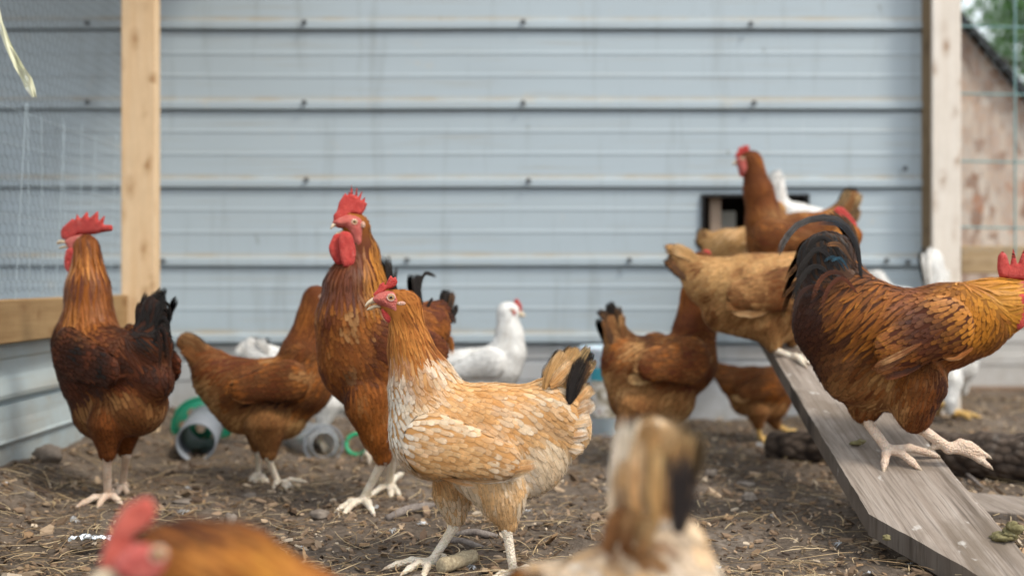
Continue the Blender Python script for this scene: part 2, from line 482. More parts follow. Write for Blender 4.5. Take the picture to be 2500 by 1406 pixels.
def quills(fs, fr, lst, both=True, sub=1):
    """lst: (points [(px,py)..], width_px, base col, tip col, off, d_off)"""
    big = []
    for q in lst:
        big.append(q)
        if q[1] >= 18 and not (len(q) > 5 and q[5] == -1 and q[1] > 80):
            for k in range(3):
                pts = list(q[0]); jx = RS.normal(0, q[1]*.16, 2); n_ = len(pts)
                pts = [(x+jx[0]*(i/(n_-1)), y+jx[1]*(i/(n_-1))+RS.normal(0, 1.5)) for i, (x, y) in enumerate(pts)]
                sh_ = RS.uniform(.82, 1.02); pts = [pts[0]]+[(pts[i-1][0]+(pts[i][0]-pts[i-1][0])*sh_, pts[i-1][1]+(pts[i][1]-pts[i-1][1])*sh_) if i == n_-1 else pts[i] for i in range(1, n_)]
                g_ = RS.uniform(.8, 1.25)
                big.append((pts, q[1]*RS.uniform(.35, .7), tuple(np.array(q[2])*g_), tuple(np.array(q[3])*g_), q[4]+RS.uniform(-.0015, .0025), *(q[5:6])))
    for q in big:
        pts, w, c0, c1, off = q[:5]
        spread = q[5] if len(q) > 5 else 0.0
        for sg in ((1, -1) if both and abs(off) > 1e-6 and spread != -1 else (1,)):
            P = np.array([fr.J(x, y, off) for x, y in pts]) - fr.n*off
            # smooth (catmull) resample
            t = np.linspace(0, len(P)-1, 12); i = np.clip(np.floor(t).astype(int), 0, len(P)-2); f = (t-i)[:, None]
            Pm = P[np.maximum(i-1, 0)]; Pn = P[np.minimum(i+2, len(P)-1)]; A = P[i]; B = P[i+1]
            C = .5*((2*A)+(B-Pm)*f+(2*Pm-5*A+4*B-Pn)*f**2+(-Pm+3*A-3*B+Pn)*f**3)
            C = C + fr.n*(sg*(off + max(spread, 0)*np.linspace(0, 1, 12)))[:, None]
            C = C + RS.normal(0, .0006, 3)
            T = np.gradient(C, axis=0); T /= np.linalg.norm(T, axis=1)[:, None] + 1e-9
            Nn = np.tile(fr.n*sg, (12, 1)); Wd = np.cross(T, Nn); Wd /= np.linalg.norm(Wd, axis=1)[:, None] + 1e-9
            s = np.linspace(0, 1, 12)
            sc = np.interp(s, [0, .15, .4, .75, .9, 1], [.25, .6, .95, 1, .75, .12])
            wm = w*fr.J(*pts[0])[1]/FPX*.5
            hw = wm*sc*(1 + RS.normal(0, .05, 12))
            vane(fs, C[None], Wd[None], Nn[None], hw[None], np.array([c0]), np.array([c1]), .15, 5)

def inpoly(x, y, poly):
    r = np.zeros(len(x), bool); p = np.asarray(poly); n = len(p)
    for i in range(n):
        x0, y0 = p[i-1]; x1, y1 = p[i]
        c = ((y0 > y) != (y1 > y)) & (x < (x1-x0)*(y-y0)/(y1-y0+1e-12)+x0)
        r ^= c
    return r
def segd(x, y, poly):
    p = np.asarray(poly, float); d = np.full(len(x), 1e9)
    for i in range(len(p)):
        a = p[i-1]; b = p[i]; ab = b-a; L = ab@ab+1e-12
        t = np.clip(((x-a[0])*ab[0]+(y-a[1])*ab[1])/L, 0, 1)
        d = np.minimum(d, np.hypot(x-a[0]-t*ab[0], y-a[1]-t*ab[1]))
    return d

def pillow(fr, poly_px, T, R, off=0.0, step=None, wob=0.0, ch=.2, curve=0.0, joff=None):
    """closed pillowed solid from an outline traced in the sagittal plane; T half thickness, R rounding radius (m)"""
    jo = abs(off) if joff is None else joff
    L = np.array([fr.loc(fr.J(x, y, jo)) for x, y in poly_px])[:, [0, 2]]
    per = np.hypot(*(L - np.roll(L, 1, 0)).T).sum(); step = step or max(per/90, .0007)
    # resample outline with chaikin smoothing
    for _ in range(2):
        A = L; B = np.roll(L, -1, 0); L = np.stack([A*(1-ch)+B*ch, A*ch+B*(1-ch)], 1).reshape(-1, 2)
    out = []
    for i in range(len(L)):
        a = L[i]; b = L[(i+1) % len(L)]; n = max(1, int(np.hypot(*(b-a))/step+.5))
        for k in range(n): out.append(a+(b-a)*k/n)
    out = np.array(out); keep = [0]
    for i in range(1, len(out)):
        if np.hypot(*(out[i]-out[keep[-1]])) > step*.35: keep.append(i)
    out = out[keep]
    lo = out.min(0); hi = out.max(0)
    gx, gz = np.meshgrid(np.arange(lo[0], hi[0], step), np.arange(lo[1], hi[1], step)); gx = gx.ravel()+RS.uniform(-.2,.2,gx.size)*step; gz = gz.ravel()
    m = inpoly(gx, gz, out) & (segd(gx, gz, out) > step*.6)
    pts = np.concatenate([out, np.stack([gx[m], gz[m]], 1)]); no = len(out)
    r = geometry.delaunay_2d_cdt([Vector(p) for p in pts], [], [list(range(no))], 1, 1e-6)
    v2 = np.array([tuple(v) for v in r[0]]); tri = np.array([f for f in r[2] if len(f) == 3])
    d = segd(v2[:, 0], v2[:, 1], out); d[d < 1e-6] = 0
    th = T*np.sqrt(np.clip(1-(1-np.clip(d/R, 0, 1))**2, 0, 1))
    if wob: th = th*(1 + wob*(vnoise(np.stack([v2[:,0], v2[:,1], v2[:,0]*0], 1)+9, .006)-.5)*2)
    n = len(v2); bd = d < 1e-5
    cv = curve*((v2[:, 0]-v2[:, 0].mean())**2)
    Va = np.stack([v2[:, 0], off+cv+th, v2[:, 1]], 1); Vb = np.stack([v2[:, 0], off+cv-th, v2[:, 1]], 1)
    mp = np.arange(n) + n; mp[bd] = np.arange(n)[bd]
    F = np.concatenate([tri, mp[tri][:, ::-1]])
    V = fr.wld(np.concatenate([Va, Vb]))
    return V, F

def sphere(c, r, nu=16, nv=10):
    V = []; F = []
    for i in range(nv+1):
        a = math.pi*i/nv
        for j in range(nu):
            b = 2*math.pi*j/nu; V.append((math.sin(a)*math.cos(b), math.sin(a)*math.sin(b), math.cos(a)))
    for i in range(nv):
        for j in range(nu): F.append((i*nu+j, (i+1)*nu+j, (i+1)*nu+(j+1) % nu, i*nu+(j+1) % nu))
    return np.array(V)*r+np.asarray(c), np.array(F), np.array(V)

def ground_hit(px, py, gz=0.0):
    """point where the ray through a pixel meets level ground"""
    d = (CH-gz)*FPX/(py-HY); return PX(px, py, d)
RAMP = None
def ramp_z(y): return .02 + .27*(y-1.6)
def ramp_hit(px, py, lift=0.0):
    k = (py-HY)/FPX; d = (CH-lift-.02+.27*1.6)/(k+.27); return PX(px, py, d)

def leg(root, fr, spec, mat, vox=.002):
    """spec: hock(px,py) ankle(px,py) toes[(px,py)..] hallux(px,py) off r surf"""
    off = spec.get('off', 0.0); k = spec.get('k', 1.0)
    H = fr.J(*spec['hock'], off)
    hit = (lambda x, y: ramp_hit(x, y, .004)) if spec.get('ramp') else (lambda x, y: ground_hit(x, y, spec.get('gz', .006)))
    ad = spec.get('ad')
    A = PX(*spec['ankle'], ad if ad else fr.J(*spec['ankle'], off)[1])
    prim = [(H + (H-A)*.03, H, .0085*k, .0082*k), (H, A, .0072*k, .0062*k)]
    claws = []
    for i, tq in enumerate(spec['toes'] + ([spec['hallux']] if spec.get('hallux') else [])):
        Tt = hit(*tq) if not spec.get('air') else PX(*tq, A[1])
        dd = np.clip(Tt[1]-A[1], -.075, .075)
        Tt = PX(tq[0], tq[1], A[1]+dd)
        v = Tt - A; L = np.linalg.norm(v)
        m1 = A + v*.45 + np.array([0, 0, .006*k])
        m2 = A + v*.80 + np.array([0, 0, .003*k])
        prim += [(A, m1, .0062*k, .0052*k), (m1, m2, .0056*k, .0046*k), (m2, Tt, .0046*k, .0034*k)]
        claws.append((Tt, v/L))
    pr = [(np.array(a), np.array(b), ra, rb) for a, b, ra, rb in prim]
    def fun(P):
        ds = []
        for a, b, ra, rb in pr:
            ba = b-a; h = np.clip(((P-a) @ ba)/(ba@ba+1e-12), 0, 1)
            ds.append(np.linalg.norm(P-a-h[:, None]*ba, axis=1)-(ra+(rb-ra)*h))
        return smin_poly(ds, .004)
    allp = np.array([p for a in pr for p in a[:2]])
    V, F = snets(fun, allp.min(0)-.01, allp.max(0)+.01, vox)
    lo = mesh_np('leg', V, F, mat, root)
    for Tt, dr in claws:
        mb = MB(); dr2 = dr*.010 + np.array([0, 0, -.004]); 
        mb.tube([Tt-dr*.002, Tt+dr2*.5+np.array([0,0,.001]), Tt+dr2], [.0032*k, .0022*k, .0005], 6)
        c = mb.build('claw', M['claw'], root, smooth=True)
        c.parent = lo
    return lo

def bird(name, label, d, f, o_px, prims, style, legs=(), tailq=(), wingq=(), head=None, legmat='leg', fs=1.0, hf=None, cat='chicken', group='chickens in the run',
         vox=.0065, gloss=(), wisps=0, base_z=0.0, k=.016, reg=None, tailname='tail', noise_s=.035, density=1.0, legvox=.0022, paint=None):
    O = PX(o_px, HY, d); O[2] = base_z
    root = empty(name, Vector(O), label, cat, group)
    fr = Frame(O, f); hfr = fr
    px2m = d/FPX
    R_ = dict(REG)
    if reg: R_.update(reg)
    back = -np.sign(1)
    PL = []
    for p in prims:
        r, a, b2 = p[0], p[1], p[2]; w = p[3] if len(p) > 3 else .8; off = p[4] if len(p) > 4 else 0.0
        fl = p[5] if len(p) > 5 else R_[r][5]
        for sg in ((1, -1) if (len(p) > 6 and p[6]) else (1,)):
            la = fr.loc(fr.J(a[0], a[1], off)); lb = fr.loc(fr.J(b2[0], b2[1], off))
            la[1] = lb[1] = sg*off
            if fl is None: fv = lb-la; fv = fv/np.linalg.norm(fv)
            else: fv = np.array([-fl[0], 0, -fl[1]]); fv /= np.linalg.norm(fv)
            PL.append((r, la, lb, a[2]*px2m, b2[2]*px2m, w, fv))
    def dist(Lp, which=None):
        out = []
        for (r, a, b2, ra, rb, w, fv) in PL:
            S = np.array([1, 1/w, 1]); A = a*S; B = b2*S; Q = Lp*S; ba = B-A
            h = np.clip(((Q-A) @ ba)/(ba@ba+1e-12), 0, 1)
            out.append((np.linalg.norm(Q-A-h[:, None]*ba, axis=1)-(ra+(rb-ra)*h)))
        return out
    KS = [.005 if p[0] == 'wing' else k for p in PL]; PL = [p for p in PL if p[0] != 'wing']+[p for p in PL if p[0] == 'wing']; KS = sorted(KS, reverse=True)
    sdf = lambda Lp: smin_poly(dist(Lp), k, KS)
    allp = np.array([q for p in PL for q in (p[1]-np.array([p[3], p[3]*p[5], p[3]]), p[1]+np.array([p[3], p[3]*p[5], p[3]]),
                                              p[2]-np.array([p[4], p[4]*p[5], p[4]]), p[2]+np.array([p[4], p[4]*p[5], p[4]]))])
    V, F = snets(sdf, allp.min(0)-.006, allp.max(0)+.006, vox)
    def grad(Lp):
        e = .002; g = np.stack([sdf(Lp+np.eye(3)[i]*e)-sdf(Lp-np.eye(3)[i]*e) for i in range(3)], 1)/(2*e)
        gm = np.linalg.norm(g, axis=1)[:, None]+1e-9
        return g/gm, gm[:, 0]
    names = [p[0] for p in PL]
    FV = np.array([p[6] for p in PL])
    def regions(Lp):
        D = np.stack(dist(Lp), 1); D = D - D.min(1, keepdims=True)
        W = np.exp(-D/.010); W /= W.sum(1, keepdims=True)
        return D.argmin(1), W
    # ---- body
    ri, W = regions(V)
    cols = np.array([mixpick(style[nm], np.array([.5]))[0][0] for nm in names])
    bc = (W @ cols)*.9
    mesh_np('body', fr.wld(V), F, M['body'], root, attrs={'col': bc})
    # ---- feathers
    tri = np.concatenate([F[:, [0,1,2]], F[:, [0,2,3]]])
    cr = np.cross(V[tri[:,1]]-V[tri[:,0]], V[tri[:,2]]-V[tri[:,0]]); ar = np.linalg.norm(cr, axis=1)*.5
    need = ar.sum()/(.30*.0095*.0155*fs*fs)*2.4*density
    nC = int(min(need, 34000))
    pick = RS.choice(len(tri), nC, p=ar/ar.sum()); u = RS.rand(nC, 2); sw = u.sum(1) > 1; u[sw] = 1-u[sw]
    P = V[tri[pick,0]] + (V[tri[pick,1]]-V[tri[pick,0]])*u[:, :1] + (V[tri[pick,2]]-V[tri[pick,0]])*u[:, 1:]
    ri, W = regions(P)
    # jitter region borders a little
    L = np.array([R_[n_][0] for n_ in names])[ri]*fs; Wd = np.array([R_[n_][1] for n_ in names])[ri]*fs
    den = np.array([R_[n_][4] for n_ in names])[ri]
    sp = np.sqrt(.26*L*Wd)/den/math.sqrt(density)
    cell = {}; keep = []
    cs = .009
    Pi = np.floor(P/cs).astype(int)
    for i in range(nC):
        c = tuple(Pi[i]); ok = True; s2 = sp[i]**2; pi_ = P[i]
        for dx in (-1,0,1):
            for dy in (-1,0,1):
                for dz in (-1,0,1):
                    for j in cell.get((c[0]+dx, c[1]+dy, c[2]+dz), ()):
                        q = P[j]; 
                        if (q[0]-pi_[0])**2+(q[1]-pi_[1])**2+(q[2]-pi_[2])**2 < s2: ok = False; break
                    if not ok: break
                if not ok: break
            if not ok: break
        if ok: cell.setdefault(c, []).append(i); keep.append(i)
    keep = np.array(keep); P = P[keep]; ri = ri[keep]; W = W[keep]; L = L[keep]; Wd = Wd[keep]
    if head and head.get('face'):
        fp = np.array([fr.loc(fr.J(x, y))[[0, 2]] for x, y in head['face']])
        o = ~inpoly(P[:, 0], P[:, 2], fp)
        for cl in head.get('clear', []): o &= ~inpoly(P[:, 0], P[:, 2], np.array([fr.loc(fr.J(x, y))[[0, 2]] for x, y in cl]))
        P = P[o]; ri = ri[o]; W = W[o]; L = L[o]; Wd = Wd[o]
    for _ in range(2):
        nn, gm = grad(P); P = P - nn*(sdf(P)/gm)[:, None]
    nn, gm = grad(P)
    fl = W @ FV + RS.normal(0, .10, (len(P), 3))
    fl -= (fl*nn).sum(1)[:, None]*nn; fl /= np.linalg.norm(fl, axis=1)[:, None]+1e-9
    L = L*RS.uniform(.8, 1.2, len(P)); Wd = Wd*RS.uniform(.85, 1.15, len(P))
    lf = np.array([R_[n_][3] for n_ in names])[ri]*fs*RS.uniform(.6, 1.5, len(P))
    wpos = fr.wld(P)
    q = vnoise(P+5.3+sum(map(ord, label)) % 97, noise_s)*.62 + vnoise(P+2.1, noise_s*.35)*.13 + RS.normal(.125, .04, len(P))
    q = np.clip((q-.5)*2.3+.5, 0, 1)
    cb = np.zeros((len(P), 3)); ct = np.zeros((len(P), 3)); rn = np.array(names)[ri]
    for nm in set(names):
        mk = rn == nm
        if mk.any(): cb[mk], ct[mk] = mixpick(style[nm], q[mk])
    if paint is not None:
        pxs = wpos[:, 0]/wpos[:, 1]*FPX+1250; pys = HY-(wpos[:, 2]-CH)/wpos[:, 1]*FPX
        # pattern patches and the ramp rooster's painted sheen are tied to the bird's own sagittal plane
        lp = fr.wld(np.stack([P[:, 0], np.abs(P[:, 1]), P[:, 2]], 1)); pxs = lp[:, 0]/lp[:, 1]*FPX+1250; pys = HY-(lp[:, 2]-CH)/lp[:, 1]*FPX
        for (cx, cy, rx, ry, ba, ti, st) in paint:
            g = np.exp(-((pxs-cx)/rx)**2-((pys-cy)/ry)**2)*st
            g = np.clip(g*1.5*(.55+.9*vnoise(P+cx, .014))+RS.normal(0, .10, len(P)), 0, 1)[:, None]*(g > .02)[:, None]
            cb = cb*(1-g)+np.array(ba)*g; ct = ct*(1-g)+np.array(ti)*g
    sf = np.isin(rn, ('fluff', 'thigh'))[:, None]; ct = np.where(sf, cb*.6+ct*.4, ct); cb = np.where(sf, cb*.75+ct*.25, cb)
    ct = np.where(np.isin(rn, ('neck',))[:, None], ct, ct*.72+cb*.28)
    hue = RS.normal(1, .03, (len(P), 1)); cb = cb*hue; ct = ct*hue
    groups = {'hackle': ('neck', 'head'), 'tail': ('tail',)}
    sets = {'plumage': FSet(), 'hackle': FSet(), 'tail': FSet(), 'wing_near': FSet(), 'wing_far': FSet(), 'thigh_plumage': FSet(), 'thigh_far': FSet(), 'belly_fluff': FSet()}
    gl = set(gloss)
    for nm in sorted(set(names)):
        sh = R_[nm][2]; ss, hwp = [np.array(x) for x in SHAPES[sh]]
        for side in ((1, -1) if nm in ('wing', 'thigh') else (0,)):
            mk = (rn == nm) if side == 0 else ((rn == nm) & (np.sign(P[:, 1]) == side))
            if not mk.any(): continue
            p = P[mk]; t = fl[mk]; n_ = nn[mk]; l_ = L[mk]; w_ = Wd[mk]; f_ = lf[mk]
            C = p[:, None] + t[:, None]*(l_[:, None]*(ss-.25)[None])[..., None]
            K, R = C.shape[:2]; flat = C.reshape(-1, 3); N2 = np.repeat(n_, R, 0)
            tgt = (f_[:, None]*ss[None]**1.3 + .0006).ravel()
            for _ in range(2):
                g2, gm2 = grad(flat)
                flat = flat + g2*np.clip(tgt - sdf(flat)/gm2, -.02, .02)[:, None]
            g2, _ = grad(flat)
            C = flat.reshape(K, R, 3); Nn = g2.reshape(K, R, 3)
            Tn = np.gradient(C, axis=1); Tn /= np.linalg.norm(Tn, axis=2)[..., None]+1e-9
            Wv = np.cross(Tn, Nn); Wv /= np.linalg.norm(Wv, axis=2)[..., None]+1e-9
            hw = .5*w_[:, None]*hwp[None]
            st = {'neck': 'hackle', 'head': 'hackle', 'tail': 'tail', 'thigh': 'thigh_plumage', 'fluff': 'belly_fluff'}.get(nm, 'plumage')
            if nm == 'wing': st = 'wing_near' if side == 1 else 'wing_far'
            if nm == 'thigh' and side == -1: st = 'thigh_far'
            rot = lambda X: X[..., :1]*fr.f + X[..., 1:2]*fr.n + X[..., 2:3]*np.array([0, 0, 1.0])
            vane(sets[st], fr.wld(C), rot(Wv), rot(Nn), hw, cb[mk], ct[mk], .22)
    if wisps:
        mk = np.isin(rn, ('fluff', 'thigh', 'rump', 'breast')) ; ii = np.where(mk)[0]
        ii = RS.choice(ii, wisps); p = P[ii]+RS.normal(0, .004, (wisps, 3)); t = fl[ii]+RS.normal(0, .25, (wisps, 3)); n_ = nn[ii]
        t -= (t*n_).sum(1)[:, None]*n_; t /= np.linalg.norm(t, axis=1)[:, None]
        ss = np.linspace(0, 1, 4); l_ = RS.uniform(.008, .018, wisps)*fs
        flat = (p[:, None]+t[:, None]*(l_[:, None]*ss)[..., None]).reshape(-1, 3)
        g2, gm2 = grad(flat); tg = (.001+.004*ss[None]**1.5*RS.uniform(.5, 1.5, (wisps, 1))).ravel()
        flat = flat + g2*(tg-sdf(flat)/gm2)[:, None]
        C = flat.reshape(wisps, 4, 3); Nn = g2.reshape(wisps, 4, 3); Tn = np.gradient(C, axis=1)
        Wv = np.cross(Tn, Nn); Wv /= np.linalg.norm(Wv, axis=2)[..., None]+1e-9
        rot = lambda X: X[..., :1]*fr.f + X[..., 1:2]*fr.n + X[..., 2:3]*np.array([0, 0, 1.0])
        hw = np.array([.0006, .0007, .0005, .0002])[None]*np.ones((wisps, 1))
        vane(sets['belly_fluff'], fr.wld(C), rot(Wv), rot(Nn), hw, ct[ii], ct[ii], .0, 2)
    bigq = [q for q in tailq if len(q) > 5 and q[5] == -1 and q[1] > 80]
    quills(sets['tail'], fr, [q for q in tailq if q not in bigq])
    for q in bigq:
        fb_ = FSet(); quills(fb_, fr, [q]); fb_.build('tail_feather', M['feather'], root)
    for q_ in wingq:
        for sg, st in ((1, 'wing_near'), (-1, 'wing_far')):
            qq = list(q_); qq[4] = sg*abs(q_[4]); quills(sets[st], fr, [tuple(qq)], both=False)
    for st, fsx in sets.items():
        nm = {'wing_near': 'wing', 'wing_far': 'wing', 'thigh_far': 'thigh_plumage'}.get(st, st)
        if st == 'tail': nm = tailname
        fsx.build(nm, M['gloss'] if st in gl else M['downy'] if st in ('belly_fluff', 'thigh_plumage', 'thigh_far') else M['feather'], root)
    # ---- head
    if head:
        hfr = Frame(fr.J(*head['c']), head['f']) if head.get('f') else Frame(fr.J(*head['c']), f)
        sc = head.get('s', 1.0)
        cm = M[head.get('comb_mat', 'comb')]
        hw_ = max(max(p[3], p[4])*p[5] for p in PL if p[0] == 'head')
        ft_ = hw_+.0022; eo_ = ft_*.97-.001
        if head.get('face'):
            Vp, Fp = pillow(hfr, head['face'], ft_, .011*sc, 0, wob=.04, joff=ft_*.8); mesh_np('face', Vp, Fp, M['face'], root)
        if head.get('comb'):
            Vp, Fp = pillow(hfr, head['comb'], .0038*sc, .0035*sc, 0, wob=.18, ch=.11, curve=head.get('curl', 0)); mesh_np('comb', Vp, Fp, cm, root)
        for k_, wt in enumerate(head.get('wattle', [])):
            offs = (wt['off'],) if isinstance(wt, dict) else ((.008*sc), (-.008*sc))
            pl = wt['p'] if isinstance(wt, dict) else wt
            for o_ in offs:
                Vp, Fp = pillow(hfr, pl, .0042*sc, .010*sc, o_, wob=.2); mesh_np('wattle', Vp, Fp, cm, root)
        if head.get('ear'):
            ex, ey, er, ez = head['ear']
            for o_ in (1, -1):
                pl = [(ex+er*math.cos(a_), ey+ez*math.sin(a_)) for a_ in np.linspace(0, 2*math.pi, 9)[:-1]]
                Vp, Fp = pillow(hfr, pl, .004*sc, .006*sc, o_*eo_); mesh_np('earlobe', Vp, Fp, M['ear'], root)
        bk = None
        if head.get('beak'):
            mbs = []
            Vp, Fp = pillow(hfr, head['beak'][0], .0058*sc, .009*sc); bk = mesh_np('beak', Vp, Fp, M['beak'], root)
            if len(head['beak']) > 1:
                Vp, Fp = pillow(hfr, head['beak'][1], .0048*sc, .009*sc); lb = mesh_np('lower_beak', Vp, Fp, M['beak'], root); lb.parent = bk
        if head.get('eye'):
            ex, ey, er = head['eye']; er = er*px2m
            for sg in (1, -1):
                c = hfr.J(ex, ey, eo_) + hfr.n*(sg-1)*eo_
                Vs, Fs, U = sphere(c, er*1.15)
                ca = U @ (hfr.n*sg + (np.array([0, 0, .0])))
                fm = np.where(ca[Fs].mean(1) > math.cos(.50), 1, 0)
                Vs = c + (Vs-c) - np.outer((Vs-c) @ hfr.n, hfr.n)*.45
                e = mesh_np('eye', Vs, Fs, [M['iris'], M['pupil']], root, fmat=fm)
                mb = MB(); ring = []
                for a_ in np.linspace(0, 2*math.pi, 21)[:-1]:
                    ring.append(c + hfr.f*math.cos(a_)*er*1.08 + np.array([0, 0, 1])*math.sin(a_)*er*.95 + hfr.n*sg*er*.30)
                ring.append(ring[0]); ring.append(ring[1])
                mb.tube(ring, er*.22, 6, False)
                ld = mb.build('eyelid', M['lid'], root, smooth=True); ld.parent = e
    for lg in legs: leg(root, fr, lg, M[legmat], legvox)
    print(f'{name:28s} d={d} feathers={len(P)} body={len(V)} t={time.time()-T0:.1f}')
    return root
# ------------------------------------------------------------------ plumage palettes (base, tip), linear albedo
BUFF = ((.52,.26,.09), (.72,.47,.24)); BUFF2 = ((.62,.37,.165), (.80,.60,.37)); CREAM = ((.70,.54,.36), (.84,.74,.60))
WHITEB = ((.74,.62,.48), (.84,.77,.67)); RUST = ((.27,.082,.014), (.44,.17,.035)); RUSTL = ((.42,.155,.030), (.62,.29,.075))
RUSTD = ((.145,.042,.010), (.26,.09,.02)); BROWN = ((.155,.058,.018), (.27,.115,.038)); BROWNL = ((.31,.145,.050), (.48,.27,.115))
DEEP = ((.045,.014,.007), (.085,.027,.010)); MAHO = ((.10,.025,.009), (.17,.048,.013)); BLK = ((.014,.011,.010), (.03,.023,.018))
GOLD = ((.40,.145,.014), (.60,.25,.03)); GOLDL = ((.48,.21,.025), (.64,.32,.05)); WHT = ((.80,.79,.76), (.86,.86,.84))
WHG = ((.62,.59,.54), (.82,.82,.80)); TAN = ((.45,.245,.09), (.62,.41,.19)); DKBR = ((.07,.035,.018), (.16,.08,.035))
def pal(**k):
    base = k.pop('all')
    s = {r: base for r in REG}; s.update(k); return s
HEN_BUFF = pal(all=[BUFF, BUFF2, BUFF, CREAM, BUFF], neck=[RUSTD, RUST, RUSTL, RUST, RUSTL], head=[RUSTD, RUST, RUSTL], breast=[WHITEB, CREAM, BUFF2, BUFF, CREAM],
               fluff=[BUFF2, CREAM, CREAM, WHITEB], thigh=[BUFF, BUFF2, BUFF2, CREAM], rump=[BUFF, BUFF2, CREAM], tail=[TAN, BUFF, BUFF2])
HEN_BROWN = pal(all=[MAHO, RUSTD, BROWN, RUST, BROWNL], neck=[MAHO, RUSTD, RUSTD, RUST], head=[MAHO, RUSTD], fluff=[BROWN, BROWNL, TAN], thigh=[BROWN, BROWNL], tail=[BROWN, BROWNL], rump=[BROWN, BROWNL, TAN])
HEN_TAN = pal(all=[BROWN, BROWNL, TAN, TAN, BROWNL], neck=[RUST, RUSTL], head=[RUST], fluff=[BROWN, BROWNL, TAN, BUFF2], thigh=[BROWN, BROWNL, TAN], tail=[BROWNL, TAN], body=[BROWN, BROWNL, TAN, BUFF], wing=[RUSTD, BROWN, BROWNL, TAN])
WHITE = pal(all=[WHG, WHT, WHT])
ROO_L = pal(all=[DEEP, DEEP, MAHO, RUSTD], neck=[MAHO, RUSTD, RUST, RUST, RUSTL], head=[MAHO, RUSTD], breast=[DEEP, DEEP, MAHO], saddle=[DEEP, MAHO, RUSTD, DEEP], rump=[BLK, DEEP, MAHO, RUSTD],
            wing=[BLK, DEEP, DEEP, MAHO], fluff=[RUSTD, BROWN, BROWNL], thigh=[RUSTD, RUSTD, BROWN], tail=[DEEP, BLK])
ROO_C = pal(all=[MAHO, RUSTD, RUST, RUSTD], neck=[DEEP, MAHO, RUSTD], head=[RUST, GOLD], breast=[MAHO, RUSTD, RUST, RUSTD, RUST, BROWNL], fluff=[RUSTD, RUST, BROWNL], thigh=[RUSTD, RUST, BROWNL], tail=[DEEP, MAHO], wing=[DEEP, MAHO, RUSTD])
SADR = ((.22,.065,.010), (.62,.25,.03)); SADD = ((.05,.018,.008), (.16,.05,.012))
ROO_R = pal(all=[DEEP, MAHO, RUSTD, MAHO], neck=[RUST, GOLD, GOLDL, GOLD, RUSTL], head=[GOLD], breast=[DEEP, MAHO, RUSTD, RUST], saddle=[SADD, SADR, SADD, SADR, RUSTD], rump=[DEEP, DEEP, SADD, RUSTD],
            wing=[DEEP, MAHO, DEEP, RUSTD], fluff=[SADD, RUSTD, BROWNL, BROWN, TAN], thigh=[DEEP, RUSTD, BROWN, RUSTD, BROWNL], tail=[BLK, DKBR, DEEP])
HACK = {'saddle': (.042, .0065, 'point', .0025, 1.1, (.75, 1.0)), 'neck': (.045, .0060, 'point', .0022, 1.1, None)}

